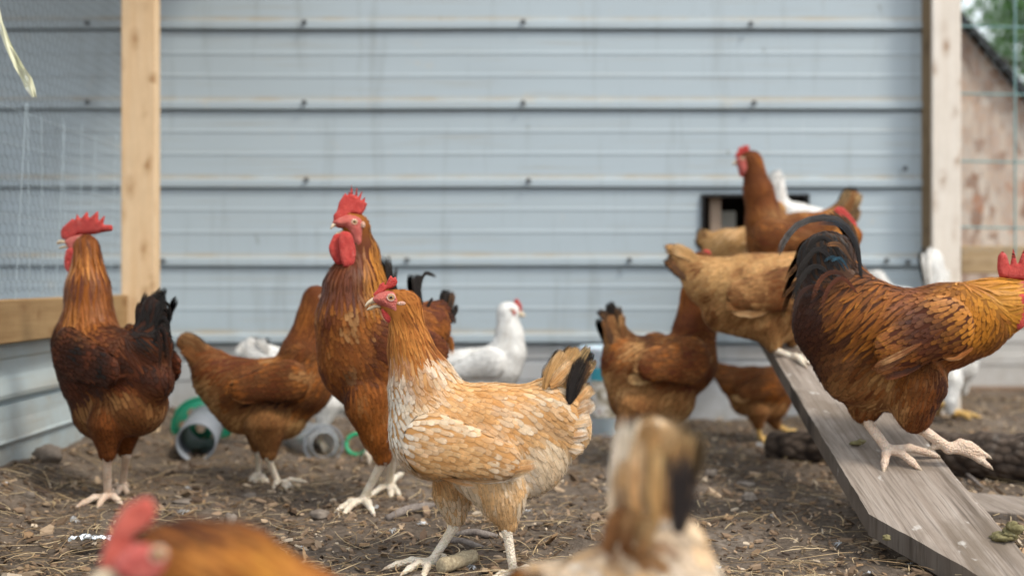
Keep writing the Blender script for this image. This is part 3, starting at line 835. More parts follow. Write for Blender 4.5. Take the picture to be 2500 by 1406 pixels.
# 1 the buff hen in the middle, walking to the left
def build_birds():
    bird('hen', 'large buff hen with rusty neck walking left on the straw in the middle foreground', 1.68, (-1, 0.0), 1150,
     [('head', (957,738,31), (988,748,37), .72), ('neck', (985,752,37), (1004,860,52), .8), ('neck', (1004,860,52), (1032,945,80), .8),
      ('breast', (1035,945,82), (1062,1060,108), .85), ('body', (1070,1045,114), (1200,1052,112), .82), ('saddle', (1205,1050,108), (1345,1020,86), .78),
      ('tail', (1340,990,62), (1408,900,26), .5), ('fluff', (1160,1110,78), (1310,1100,86), .8), ('fluff', (1180,1150,72), (1232,1222,42), .55, .040), ('fluff', (1240,1165,66), (1300,1145,62), .7, .012), ('rump', (1350,1015,82), (1375,1050,66), .7),
      ('wing', (1062,1085,76), (1225,1125,42), .36, .072, None, True),
      ('thigh', (1185,1130,84), (1222,1210,50), .62, .038, (.0, 1)), ('thigh', (1222,1210,48), (1240,1278,22), .7, .038, (-.2, 1)),
      ('thigh', (1112,1140,58), (1106,1205,44), .6, -.036), ('thigh', (1106,1205,44), (1112,1260,25), .7, -.036)],
     HEN_BUFF, wisps=1400,
     legs=[dict(hock=(1106,1290), ankle=(1052,1372), toes=[(948,1384), (985,1398), (1030,1420)], hallux=(1090,1362), off=-.036, ad=1.70),
           dict(hock=(1238,1295), ankle=(1254,1398), toes=[(1190,1425), (1215,1460), (1270,1470)], hallux=(1320,1395), off=.038, ad=1.64)],
     tailq=[([(1388,985), (1402,925), (1424,872)], 50, BLK[0], BLK[1], .034), ([(1398,975), (1420,920), (1434,880)], 36, BLK[0], DKBR[1], .031), ([(1380,960), (1412,890), (1440,842)], 26, BLK[0], TAN[1], .010),
            ([(1375,955), (1390,890), (1418,848)], 34, TAN[0], TAN[1], .016), ([(1350,950), (1375,895), (1408,850)], 46, BUFF[0], TAN[1], .020),
            ([(1330,950), (1352,905), (1385,862)], 50, TAN[0], BUFF[1], .024), ([(1395,960), (1425,900), (1448,858)], 26, BLK[0], BLK[1], .008),
            ([(1398,965), (1430,915), (1452,875)], 26, BLK[0], TAN[1], .012), ([(1400,930), (1425,905), (1452,893)], 22, DKBR[0], BUFF[1], .016),
            ([(1345,945), (1372,915), (1400,885)], 42, BUFF[0], BUFF2[1], .030), ([(1388,1000), (1420,965), (1445,945)], 44, BUFF[0], BUFF2[1], .022),
            ([(1385,1020), (1420,1000), (1452,985)], 44, BUFF[0], CREAM[1], .026), ([(1380,1040), (1415,1030), (1446,1020)], 42, BUFF2[0], CREAM[1], .030),
            ([(1370,1060), (1405,1060), (1436,1055)], 42, BUFF[0], CREAM[1], .030), ([(1370,1080), (1400,1090), (1422,1092)], 40, BUFF2[0], CREAM[1], .026)],
     wingq=[([(1150,1120), (1230,1135), (1300,1128)], 26, BUFF[0], BUFF[1], .070), ([(1140,1135), (1230,1148), (1312,1138)], 24, RUSTL[0], BUFF[1], .073),
            ([(1120,1150), (1210,1160), (1300,1148)], 24, BUFF[0], BUFF2[1], .070), ([(1100,1160), (1190,1172), (1285,1156)], 24, TAN[0], CREAM[1], .066),
            ([(1080,1165), (1160,1184), (1250,1166)], 22, BUFF[0], CREAM[1], .062)],
     head=dict(c=(957,740), s=1.0, ft=.0165, face=[(906,728), (922,714), (944,709), (962,710), (976,722), (990,736), (994,748), (986,766), (971,782), (960,770), (945,757), (932,750), (918,744), (908,736)],
        comb=[(910,719), (922,706), (927,694), (937,688), (941,697), (948,680), (954,672), (960,679), (966,675), (971,688), (966,698), (956,704), (944,706), (936,714), (928,722), (916,725)],
        wattle=[[(929,752), (946,757), (966,770), (964,782), (952,791), (943,785), (934,772)]],
        beak=[[(890,746), (898,734), (913,724), (930,724), (940,738), (938,746), (916,741), (903,743), (893,751)], [(893,758), (901,748), (916,743), (937,746), (937,752), (916,752), (908,757)]],
        eye=(955,726,8.5), eo=.0158, ear=(981,741,13,7)),
     paint=[(968,1030,34,95,(.80,.72,.60),(.84,.79,.70),.9), (1010,1000,40,40,*CREAM,.5), (1180,985,60,30,*RUSTL,.3), (1200,1060,80,40,*BUFF,.3), (1005,900,60,50,*RUST,.45), (1030,960,26,22,*RUSTL,.4)], vox=.0055)

    # 2 the rooster in the centre, breast turned toward the camera
    bird('rooster', 'tall rust brown rooster with open beak and upright red comb behind the buff hen', 2.14, (-.74, -.67), 915,
     [('head', (856,546,26), (873,552,30), .66), ('neck', (876,564,27), (886,622,38), .68), ('neck', (886,622,40), (868,705,76), .82), ('neck', (868,705,76), (872,780,96), .9),
      ('breast', (868,790,96), (885,880,108), .9), ('body', (890,850,110), (960,850,105), .85), ('saddle', (960,835,100), (1045,800,62), .8),
      ('tail', (1045,790,52), (1075,765,34), .6), ('fluff', (905,930,82), (970,940,80), .85), ('wing', (965,835,66), (1060,860,42), .32, .070, None, True),
      ('thigh', (900,985,62), (925,1060,42), .7, .045), ('thigh', (925,1060,40), (935,1112,24), .8, .045),
      ('thigh', (940,985,58), (960,1050,40), .7, -.045), ('thigh', (960,1050,38), (965,1095,22), .8, -.045)],
     ROO_C, reg={'neck': HACK['neck']}, gloss=('hackle',), fs=1.1, wisps=500,
     legs=[dict(hock=(934,1125), ankle=(884,1222), toes=[(822,1248), (838,1256), (912,1254)], hallux=(905,1232), off=.045, k=1.15, ad=2.13),
           dict(hock=(960,1110), ankle=(950,1188), toes=[(905,1210), (955,1216), (975,1208)], hallux=(982,1156), off=-.045, k=1.1, ad=2.30)],
     tailq=[([(990,760), (955,690), (948,618)], 26, BLK[0], BLK[1], .01), ([(995,760), (965,700), (970,645)], 14, BLK[0], BLK[1], .02),
            ([(1035,760), (1022,710), (1030,668)], 28, BLK[0], BLK[1], .004), ([(1028,690), (1040,668), (1068,678)], 13, BLK[0], BLK[1], .004, -1), ([(1035,760), (1018,712), (1014,665)], 24, BLK[0], BLK[1], .010),
            ([(1072,800), (1085,745), (1092,704)], 36, BLK[0], BLK[1], .004), ([(1080,800), (1100,750), (1108,712)], 26, BLK[0], DKBR[1], .012),
            ([(1085,800), (1108,765), (1118,742)], 22, BLK[0], BLK[1], .016), ([(1060,800), (1095,770), (1112,790)], 26, DEEP[0], BLK[1], .02),
            ([(1040,760), (1050,738), (1058,728)], 12, BLK[0], BLK[1], .02), ([(1060,840), (1098,830), (1104,870)], 26, RUSTD[0], RUST[1], .02)],
     head=dict(c=(856,548), f=(-.86, -.5), s=1.25, ft=.017,
        comb=[(814,543), (814,525), (823,515), (827,495), (836,481), (843,471), (849,478), (852,466), (855,474), (858,449), (862,474), (866,478), (872,454), (873,484), (885,464), (880,491), (892,480), (891,494), (897,497), (891,513), (882,526), (866,524), (853,524), (847,541), (830,545)],
        face=[(818,540), (835,528), (853,521), (870,523), (884,530), (892,545), (890,570), (889,596), (876,616), (866,600), (856,572), (848,558), (832,556), (822,550)],
        wattle=[dict(p=[(828,564), (858,566), (870,612), (866,645), (850,654), (836,650), (827,612)], off=.030), dict(p=[(815,572), (836,568), (842,652), (818,644), (805,620), (802,602), (808,588)], off=.014)],
        beak=[[(806,562), (807,551), (815,542), (845,545), (853,557), (835,552), (822,552), (813,556)], [(812,578), (824,565), (852,559), (848,566), (831,570), (821,576)]],
        eye=(865,541.5,6.5), eo=.0155, ear=(886,549,6,9)),
     paint=[(925,640,26,90,*GOLD,.95), (900,700,30,60,*GOLD,.35), (850,640,28,60,*MAHO,.7), (850,950,25,60,*DEEP,.6), (905,880,40,90,*DEEP,.35)])

    # 3 dark rooster on the left
    bird('rooster', 'dark mahogany rooster with black tail standing by the wire fence at far left', 2.17, (-.80, .60), 285,
     [('head', (188,600,24), (210,604,31), .66), ('neck', (212,612,34), (214,710,54), .9), ('neck', (214,710,54), (218,800,72), .9),
      ('breast', (206,842,84), (240,920,96), .9), ('body', (235,880,96), (320,905,88), .9), ('saddle', (320,900,88), (368,850,55), .85), ('rump', (345,900,78), (378,930,48), .85),
      ('tail', (366,835,52), (376,762,38), .7), ('fluff', (245,1000,72), (335,985,76), .9), ('wing', (168,862,64), (262,905,40), .33, .068, None, True),
      ('thigh', (262,1040,52), (262,1102,24), .8, .040), ('thigh', (308,1040,48), (305,1095,22), .8, -.035)],
     ROO_L, reg={'neck': HACK['neck'], 'saddle': (.036, .0065, 'point', .0025, 1.1, (.7, 1.0))}, gloss=('hackle',), fs=1.15, wisps=600,
     legs=[dict(hock=(262,1118), ankle=(263,1212), toes=[(190,1236), (240,1236), (296,1230)], hallux=(285,1205), off=.040, k=1.15, ad=2.16),
           dict(hock=(308,1112), ankle=(297,1190), toes=[(272,1196), (285,1208), (312,1208)], hallux=(312,1190), off=-.035, k=1.1, ad=2.28)],
     legmat='pinkleg',
     tailq=[([(372,800), (392,745), (410,745), (420,790)], 12, BLK[0], BLK[1], .006, -1), ([(372,820), (396,775), (412,790), (419,845)], 12, BLK[0], BLK[1], .012, -1), ([(365,830), (392,800), (405,830), (412,900)], 14, BLK[0], DEEP[1], .018, -1), ([(365,800), (385,740), (402,715)], 30, BLK[0], BLK[1], .004, -1),
            ([(345,830), (345,760), (360,712)], 36, BLK[0], BLK[1], .01), ([(360,820), (368,750), (396,702)], 34, BLK[0], BLK[1], .006),
            ([(375,820), (385,760), (404,728)], 34, BLK[0], BLK[1], .014), ([(335,820), (335,770), (342,735)], 26, BLK[0], DEEP[1], .02, -1),
            ([(380,800), (388,765), (402,758), (416,782)], 8, BLK[0], BLK[1], .004, -1), ([(380,810), (392,785), (404,785), (411,803)], 7, BLK[0], BLK[1], .008, -1),
            ([(385,860), (400,820), (412,842), (414,885)], 17, DEEP[0], MAHO[1], .004, -1), ([(375,850), (392,808), (402,830), (404,890)], 17, BLK[0], BLK[1], .008, -1),
            ([(370,850), (384,812), (390,850), (388,905)], 20, BLK[0], DEEP[1], .02, -1), ([(360,840), (378,770), (392,740)], 30, BLK[0], BLK[1], .0)],
     head=dict(c=(190,600), f=(-.93, .37), s=1.25, ft=.016,
        comb=[(150,583), (149,561), (155,553), (163,546), (177,533), (183,538), (188,521), (196,535), (214,515), (217,534), (240,514), (240,541), (257,524), (252,549), (273,549), (276,564), (250,567), (230,573), (210,572), (194,572), (171,588)],
        face=[(150,585), (170,574), (194,570), (212,580), (219,600), (207,625), (188,645), (170,622), (158,604)],
        wattle=[dict(p=[(163,603), (196,610), (205,628), (192,655), (174,673), (160,660), (156,638)], off=.022), dict(p=[(163,603), (190,612), (196,628), (186,650), (172,664), (160,652), (158,632)], off=-.010)],
        beak=[[(139,592), (147,584), (165,588), (169,596), (150,594), (141,598)], [(141,608), (150,600), (168,598), (170,604), (158,606)]],
        eye=(193,584,5), eo=.0150),
     paint=[(215,770,60,50,*RUST,.5), (300,830,30,30,*RUSTD,.4), (350,985,60,26,*BROWN,.5), (360,800,60,80,*BLK,.8)])

    # 4 brown hen facing right behind the centre rooster
    bird('hen', 'plain brown hen facing right between the two roosters on the left', 2.42, (1, 0.05), 640,
     [('head', (772,728,30), (786,728,26), .75), ('neck', (750,850,56), (768,770,38), .8), ('neck', (768,770,38), (774,735,30), .8),
      ('breast', (740,930,76), (745,880,66), .8), ('body', (725,945,78), (600,952,72), .8), ('saddle', (600,950,70), (520,905,48), .75),
      ('tail', (520,900,44), (455,838,22), .45), ('fluff', (590,1000,58), (690,1010,62), .75), ('rump', (560,960,60), (530,930,55), .7),
      ('wing', (700,930,52), (590,950,28), .35, .062, None, True), ('thigh', (652,1040,52), (656,1105,20), .7, .034), ('thigh', (632,1040,42), (630,1090,18), .7, -.034)],
     HEN_BROWN, wisps=500, fs=1.1, legmat='leg',
     legs=[dict(hock=(655,1118), ankle=(680,1180), toes=[(712,1188), (745,1176), (700,1194)], hallux=(668,1192), off=.034, ad=2.42),
           dict(hock=(630,1105), ankle=(631,1162), toes=[(655,1180), (640,1178), (622,1184)], hallux=(610,1172), off=-.034, ad=2.50)],
     tailq=[([(510,900), (475,850), (432,822)], 34, BROWN[0], BROWN[1], .004), ([(520,890), (480,838), (440,818)], 34, BROWN[0], BROWNL[1], .010), ([(510,910), (470,868), (445,845)], 34, BROWN[0], BROWN[1], .014)],
     wingq=[([(660,945), (600,960), (550,952)], 26, BROWN[0], RUSTD[1], .064), ([(670,960), (610,975), (560,965)], 24, RUSTD[0], BROWN[1], .064)],
     paint=[(660,985,100,13,*DEEP,.7), (650,955,60,14,*MAHO,.5), (620,1010,70,20,*BROWNL,.4)],
     head=dict(c=(780,728), s=.95, face=[(770,715), (790,712), (800,725), (798,742), (782,745), (770,735)], comb=[(778,712), (784,700), (792,706), (800,700), (806,712), (802,720), (788,714)],
        wattle=[[(788,742), (800,740), (802,756), (794,764), (788,756)]], beak=[[(800,722), (812,728), (822,740), (800,738)]], eye=(785,724,5)))

    # 5 white hen behind the brown hen
    bird('hen', 'white hen mostly hidden behind the brown hen, its rounded tail showing', 2.85, (1, 0.0), 740,
     [('tail', (668,885,38), (620,862,32), .5), ('saddle', (680,900,46), (740,920,55), .8), ('body', (740,925,60), (810,930,58), .85), ('breast', (815,925,56), (825,890,46), .85),
      ('neck', (830,880,42), (842,800,28), .8), ('head', (845,780,22), (856,778,20), .8), ('fluff', (740,965,50), (810,970,46), .8), ('thigh', (800,985,34), (786,1045,13), .8, .03), ('thigh', (850,980,32), (890,1040,13), .8, -.03)],
     WHITE, fs=1.15, legs=[dict(hock=(785,1050), ankle=(780,1082), toes=[(800,1094), (792,1100)], off=.03, ad=2.85), dict(hock=(897,1062), ankle=(898,1108), toes=[(884,1126), (902,1130), (915,1122)], off=-.03, ad=2.62)],
     tailq=[([(650,885), (610,855), (582,842)], 44, WHG[0], WHT[1], .006), ([(655,875), (622,845), (606,828)], 40, WHG[0], WHT[1], .012), ([(660,870), (640,845), (632,826)], 34, WHG[0], WHT[1], .018)],
     head=dict(c=(850,778), s=.9, face=[(846,770), (862,768), (868,778), (862,790), (848,788)], comb=[(850,765), (856,752), (866,752), (874,768), (866,770)], beak=[[(866,772), (884,782), (866,784)]], eye=(856,776,4)), density=.8)

    # 6 white hen looking right
    bird('hen', 'white hen looking right with small red comb, between the buff hen and the wall', 2.90, (1, -.15), 1180,
     [('head', (1238,760,21), (1250,758,18), .8), ('neck', (1238,765,24), (1244,820,32), .85), ('neck', (1244,820,32), (1240,860,42), .85),
      ('breast', (1238,862,42), (1226,895,48), .88), ('body', (1215,892,50), (1140,905,50), .85), ('saddle', (1140,902,46), (1080,890,34), .8), ('tail', (1080,885,30), (1040,860,18), .5),
      ('fluff', (1150,930,42), (1215,925,38), .8), ('wing', (1195,885,38), (1120,905,20), .4, .05, None, True), ('thigh', (1170,960,30), (1172,1010,13), .8, .03), ('thigh', (1190,960,30), (1192,1010,13), .8, -.03)],
     WHITE, fs=1.1, legs=[dict(hock=(1172,1020), ankle=(1168,1078), toes=[(1190,1088), (1180,1094)], off=.03, ad=2.88), dict(hock=(1192,1020), ankle=(1190,1072), toes=[(1210,1080), (1200,1084)], off=-.03, ad=2.95)],
     wingq=[([(1160,900), (1115,915), (1080,910)], 20, WHG[0], WHT[1], .052)],
     head=dict(c=(1248,758), s=.85, ft=.014, face=[(1240,750), (1254,752), (1262,756), (1262,768), (1256,776), (1248,772), (1241,762)], comb=[(1256,757), (1253,745), (1256,732), (1262,728), (1270,738), (1275,750), (1273,764), (1266,766)],
        wattle=[[(1248,768), (1262,766), (1262,776), (1254,780)]], beak=[[(1266,758), (1276,760), (1285,773), (1270,774), (1264,768)]], eye=(1249,757,4)), density=.8)

    # 7 brown hen right of the middle, tail toward the left
    bird('hen', 'brown hen with black tail tip standing against the wall right of the middle', 2.62, (.93, .36), 1600,
     [('head', (1712,640,26), (1722,640,24), .8), ('neck', (1695,800,52), (1704,720,40), .85), ('neck', (1704,720,40), (1712,650,28), .85), ('breast', (1690,880,62), (1695,820,54), .85),
      ('body', (1670,890,78), (1600,905,80), .85), ('saddle', (1600,900,78), (1530,880,62), .85), ('tail', (1520,860,48), (1496,790,24), .6), ('rump', (1530,910,60), (1545,960,60), .85),
      ('fluff', (1560,970,68), (1630,970,70), .85), ('wing', (1680,880,60), (1590,890,38), .35, .078, None, True), ('thigh', (1540,1000,38), (1520,1040,18), .8, .04), ('thigh', (1620,1010,38), (1625,1055,18), .8, -.03)],
     HEN_BROWN, wisps=600, fs=1.15, legs=[dict(hock=(1518,1055), ankle=(1512,1118), toes=[(1535,1134), (1520,1142), (1500,1136)], hallux=(1500,1120), off=.04, ad=2.60), dict(hock=(1627,1070), ankle=(1630,1112), toes=[(1650,1122), (1640,1128)], off=-.03, ad=2.72)],
     legmat='pinkleg',
     tailq=[([(1510,850), (1495,790), (1462,755)], 24, BLK[0], DKBR[1], .006), ([(1515,850), (1500,780), (1492,735)], 34, BLK[0], BLK[1], .006), ([(1525,850), (1512,790), (1510,745)], 26, BLK[0], DKBR[1], .014),
            ([(1530,850), (1520,800), (1520,765)], 26, BROWN[0], BROWNL[1], .022), ([(1505,860), (1485,810), (1476,775)], 26, DKBR[0], BROWN[1], .018)],
     wingq=[([(1640,890), (1590,905), (1545,890)], 26, BROWNL[0], BROWNL[1], .08), ([(1640,905), (1580,925), (1530,925)], 30, BROWNL[0], TAN[1], .07)],
     head=dict(c=(1716,640), s=.95, face=[(1712,628), (1730,630), (1732,646), (1716,650)], comb=[(1712,622), (1720,608), (1734,612), (1736,626)], beak=[[(1732,632), (1750,642), (1732,646)]], eye=(1722,636,4)),
     paint=[(1560,850,22,22,*TAN,.6), (1555,960,55,18,*BROWNL,.7)])

    # 8 buff brown hen on the ramp
    bird('hen', 'light brown hen facing right on the upper ramp, tail sticking out to the left', 2.52, (1, 0.05), 1850,
     [('tail', (1700,665,44), (1656,628,22), .5), ('saddle', (1735,690,62), (1830,705,80), .8), ('body', (1830,705,84), (1940,700,84), .82), ('breast', (1950,705,82), (1995,680,66), .82),
      ('neck', (2010,660,56), (2045,610,40), .8), ('neck', (2045,610,40), (2068,580,28), .8), ('head', (2070,575,27), (2080,575,24), .8),
      ('fluff', (1770,755,56), (1890,775,66), .8), ('wing', (1940,705,56), (1810,720,34), .35, .068, None, True), ('thigh', (1872,795,46), (1888,840,20), .7, .03), ('thigh', (1930,790,46), (1940,830,20), .7, -.03)],
     HEN_TAN, wisps=600, fs=1.1, legs=[dict(hock=(1886,850), ankle=(1935,872), toes=[(1975,886), (1965,892), (1950,878)], off=.03, ad=2.48, ramp=True), dict(hock=(1940,840), ankle=(1960,858), toes=[(1990,868), (1980,872)], off=-.03, ad=2.55, ramp=True)],
     tailq=[([(1700,690), (1660,650), (1628,625)], 36, DKBR[0], BLK[1], .006), ([(1700,660), (1665,620), (1625,604)], 34, TAN[0], BROWNL[1], .012), ([(1710,650), (1680,620), (1640,603)], 34, TAN[0], BUFF[1], .018), ([(1690,690), (1655,660), (1632,635)], 30, DKBR[0], BROWN[1], .012)],
     wingq=[([(1880,730), (1820,750), (1770,745)], 26, RUST[0], BROWNL[1], .07), ([(1900,745), (1840,765), (1785,758)], 24, BROWNL[0], BUFF[1], .068)],
     head=dict(c=(2074,575), s=1.0, face=[(2062,556), (2080,552), (2090,562), (2090,582), (2076,600), (2068,584)], comb=[(2034,512), (2045,504), (2058,506), (2072,520), (2084,534), (2094,552), (2088,562), (2070,556), (2052,536)],
        wattle=[[(2072,590), (2084,590), (2084,610), (2074,612)]], beak=[[(2088,556), (2104,566), (2088,574)]], eye=(2080,568,4)))

    # 9 hen at the top of the ramp, facing left
    bird('hen', 'rust brown hen standing tallest at the top of the ramp, head up, looking left', 3.02, (-1, 0.1), 1930,
     [('head', (1818,396,20), (1834,392,22), .78), ('neck', (1836,396,24), (1852,470,34), .82), ('neck', (1852,470,34), (1866,530,44), .82), ('breast', (1868,545,46), (1878,590,54), .85),
      ('body', (1885,585,58), (1955,580,58), .85), ('saddle', (1960,572,52), (2018,560,44), .8), ('tail', (2025,555,36), (2082,485,18), .5), ('fluff', (1900,630,44), (1980,620,44), .8),
      ('wing', (1880,575,44), (1965,590,24), .35, .052, None, True), ('thigh', (1920,650,30), (1922,672,14), .8, .03), ('thigh', (1960,650,30), (1962,672,14), .8, -.03)],
     HEN_BROWN, fs=1.1, wisps=300, legs=[dict(hock=(1922,676), ankle=(1918,700), toes=[(1898,706), (1905,712)], off=.03, ramp=True), dict(hock=(1962,674), ankle=(1958,695), toes=[(1940,702), (1950,706)], off=-.03, ramp=True)],
     tailq=[([(2040,555), (2060,500), (2085,458)], 40, BLK[0], BLK[1], .004), ([(2050,560), (2085,510), (2100,468)], 24, DKBR[0], TAN[1], .010), ([(2035,545), (2055,500), (2076,462)], 22, DKBR[0], TAN[1], .012), ([(2050,570), (2085,540), (2098,505)], 24, BLK[0], BROWNL[1], .014)],
     head=dict(c=(1818,396), s=.95, ft=.0155, face=[(1797,388), (1808,380), (1822,382), (1829,395), (1829,415), (1818,432), (1808,422), (1800,404)],
        comb=[(1794,388), (1796,376), (1802,368), (1803,359), (1812,360), (1818,353), (1823,357), (1829,354), (1830,370), (1818,374), (1806,382)],
        wattle=[[(1802,406), (1818,404), (1826,414), (1816,434), (1806,428)]], beak=[[(1787,402), (1791,394), (1800,388), (1804,400), (1792,404)]], eye=(1813,388,4)),
     paint=[(1850,520,40,30,*RUST,.4), (1900,520,40,20,*BROWNL,.5)])

    # 10 fluffy hen behind it
    bird('hen', 'fluffy tan rear end of a hen just below the pop door', 3.16, (1, 0.1), 1800,
     [('tail', (1745,600,32), (1722,585,22), .6), ('rump', (1750,610,34), (1775,600,38), .8), ('saddle', (1775,602,40), (1830,600,44), .85), ('body', (1835,600,46), (1870,600,46), .85), ('breast', (1875,595,42), (1882,575,36), .85),
      ('neck', (1885,570,34), (1892,520,22), .8), ('head', (1895,510,18), (1903,510,16), .8), ('fluff', (1770,630,32), (1840,632,36), .8), ('thigh', (1800,640,22), (1802,652,12), .8, .028), ('thigh', (1840,640,22), (1842,652,12), .8, -.028)],
     pal(all=[BROWNL, TAN, TAN, BUFF2]), fs=1.2, wisps=500, legs=[dict(hock=(1802,654), ankle=(1804,664), toes=[(1815,668)], off=.028, ad=3.15, ramp=True), dict(hock=(1842,654), ankle=(1844,664), toes=[(1855,668)], off=-.028, ad=3.15, ramp=True)],
     tailq=[([(1735,615), (1715,600), (1704,580)], 26, BLK[0], DKBR[1], .006), ([(1740,600), (1720,575), (1708,560)], 26, BROWN[0], TAN[1], .012)],
     head=dict(c=(1898,510), s=.85, face=[(1894,502), (1908,502), (1910,516), (1896,518)], comb=[(1896,500), (1900,490), (1910,494), (1912,504)], beak=[[(1908,504), (1920,512), (1908,516)]], eye=(1901,508,3.4)), density=.9)

    # 11 white hen in the doorway
    bird('hen', 'white hen at the pop door, only its upright tail showing behind the tall rust hen', 3.26, (1, 0.15), 1960,
     [('tail', (1908,510,22), (1898,450,17), .6), ('saddle', (1915,515,24), (1945,530,34), .8), ('body', (1945,535,38), (1985,545,38), .85), ('breast', (1988,545,34), (1998,555,28), .85), ('neck', (1998,560,24), (2012,600,18), .8), ('head', (2014,612,15), (2020,616,13), .8),
      ('fluff', (1940,565,30), (1980,570,30), .8), ('thigh', (1950,590,22), (1952,618,12), .8, .025), ('thigh', (1972,590,22), (1974,618,12), .8, -.025)],
     WHITE, fs=1.2, legs=[dict(hock=(1952,622), ankle=(1952,645), toes=[(1962,650)], off=.025, ramp=True), dict(hock=(1974,622), ankle=(1974,645), toes=[(1984,650)], off=-.025, ramp=True)],
     tailq=[([(1905,500), (1898,455), (1890,415)], 24, WHG[0], WHT[1], .006), ([(1905,500), (1902,450), (1901,412)], 24, WHG[0], WHT[1], .010), ([(1910,500), (1910,460), (1910,425)], 20, WHG[0], WHT[1], .014)],
     head=dict(c=(2017,613), s=.8, face=[(2012,606), (2022,608), (2024,618), (2014,620)], comb=[(2016,604), (2022,596), (2028,604), (2024,608)], beak=[[(2022,612), (2030,622), (2020,622)]], eye=(2018,611,3)), density=.7)

    # 12 small brown hen under the ramp
    bird('hen', 'small brown hen with yellow legs pecking in the shade beneath the ramp', 3.02, (1, 0.1), 1870,
     [('tail', (1780,920,30), (1744,898,15), .5), ('saddle', (1795,935,36), (1830,942,46), .8), ('body', (1830,945,48), (1895,945,50), .82), ('breast', (1900,940,48), (1920,925,38), .82), ('neck', (1925,918,32), (1950,885,22), .8), ('head', (1955,880,18), (1963,880,16), .8),
      ('fluff', (1820,975,38), (1885,985,42), .8), ('wing', (1890,940,34), (1820,955,20), .35, .05, None, True), ('thigh', (1850,1010,28), (1852,1036,13), .8, .03), ('thigh', (1885,1010,28), (1895,1035,13), .8, -.03)],
     pal(all=[RUSTD, BROWN, RUST], fluff=[BROWN, BROWNL], thigh=[BROWN, BROWNL]), fs=1.15, wisps=300, legmat='yellowleg',
     legs=[dict(hock=(1850,1042), ankle=(1858,1070), toes=[(1876,1080), (1868,1084)], off=.03, ad=3.0), dict(hock=(1898,1038), ankle=(1928,1054), toes=[(1950,1060), (1945,1066)], off=-.03, ad=3.05)],
     tailq=[([(1790,925), (1760,905), (1738,888)], 26, BROWN[0], BROWNL[1], .006), ([(1790,935), (1760,920), (1742,906)], 24, BROWN[0], BROWN[1], .012)],
     wingq=[([(1850,965), (1815,975), (1785,968)], 18, BROWNL[0], TAN[1], .052)],
     head=dict(c=(1958,880), s=.8, face=[(1952,873), (1966,873), (1968,884), (1956,888)], comb=[(1954,868), (1962,860), (1970,866), (1968,872)], beak=[[(1966,875), (1978,884), (1966,886)]], eye=(1960,878,3)), density=.9)

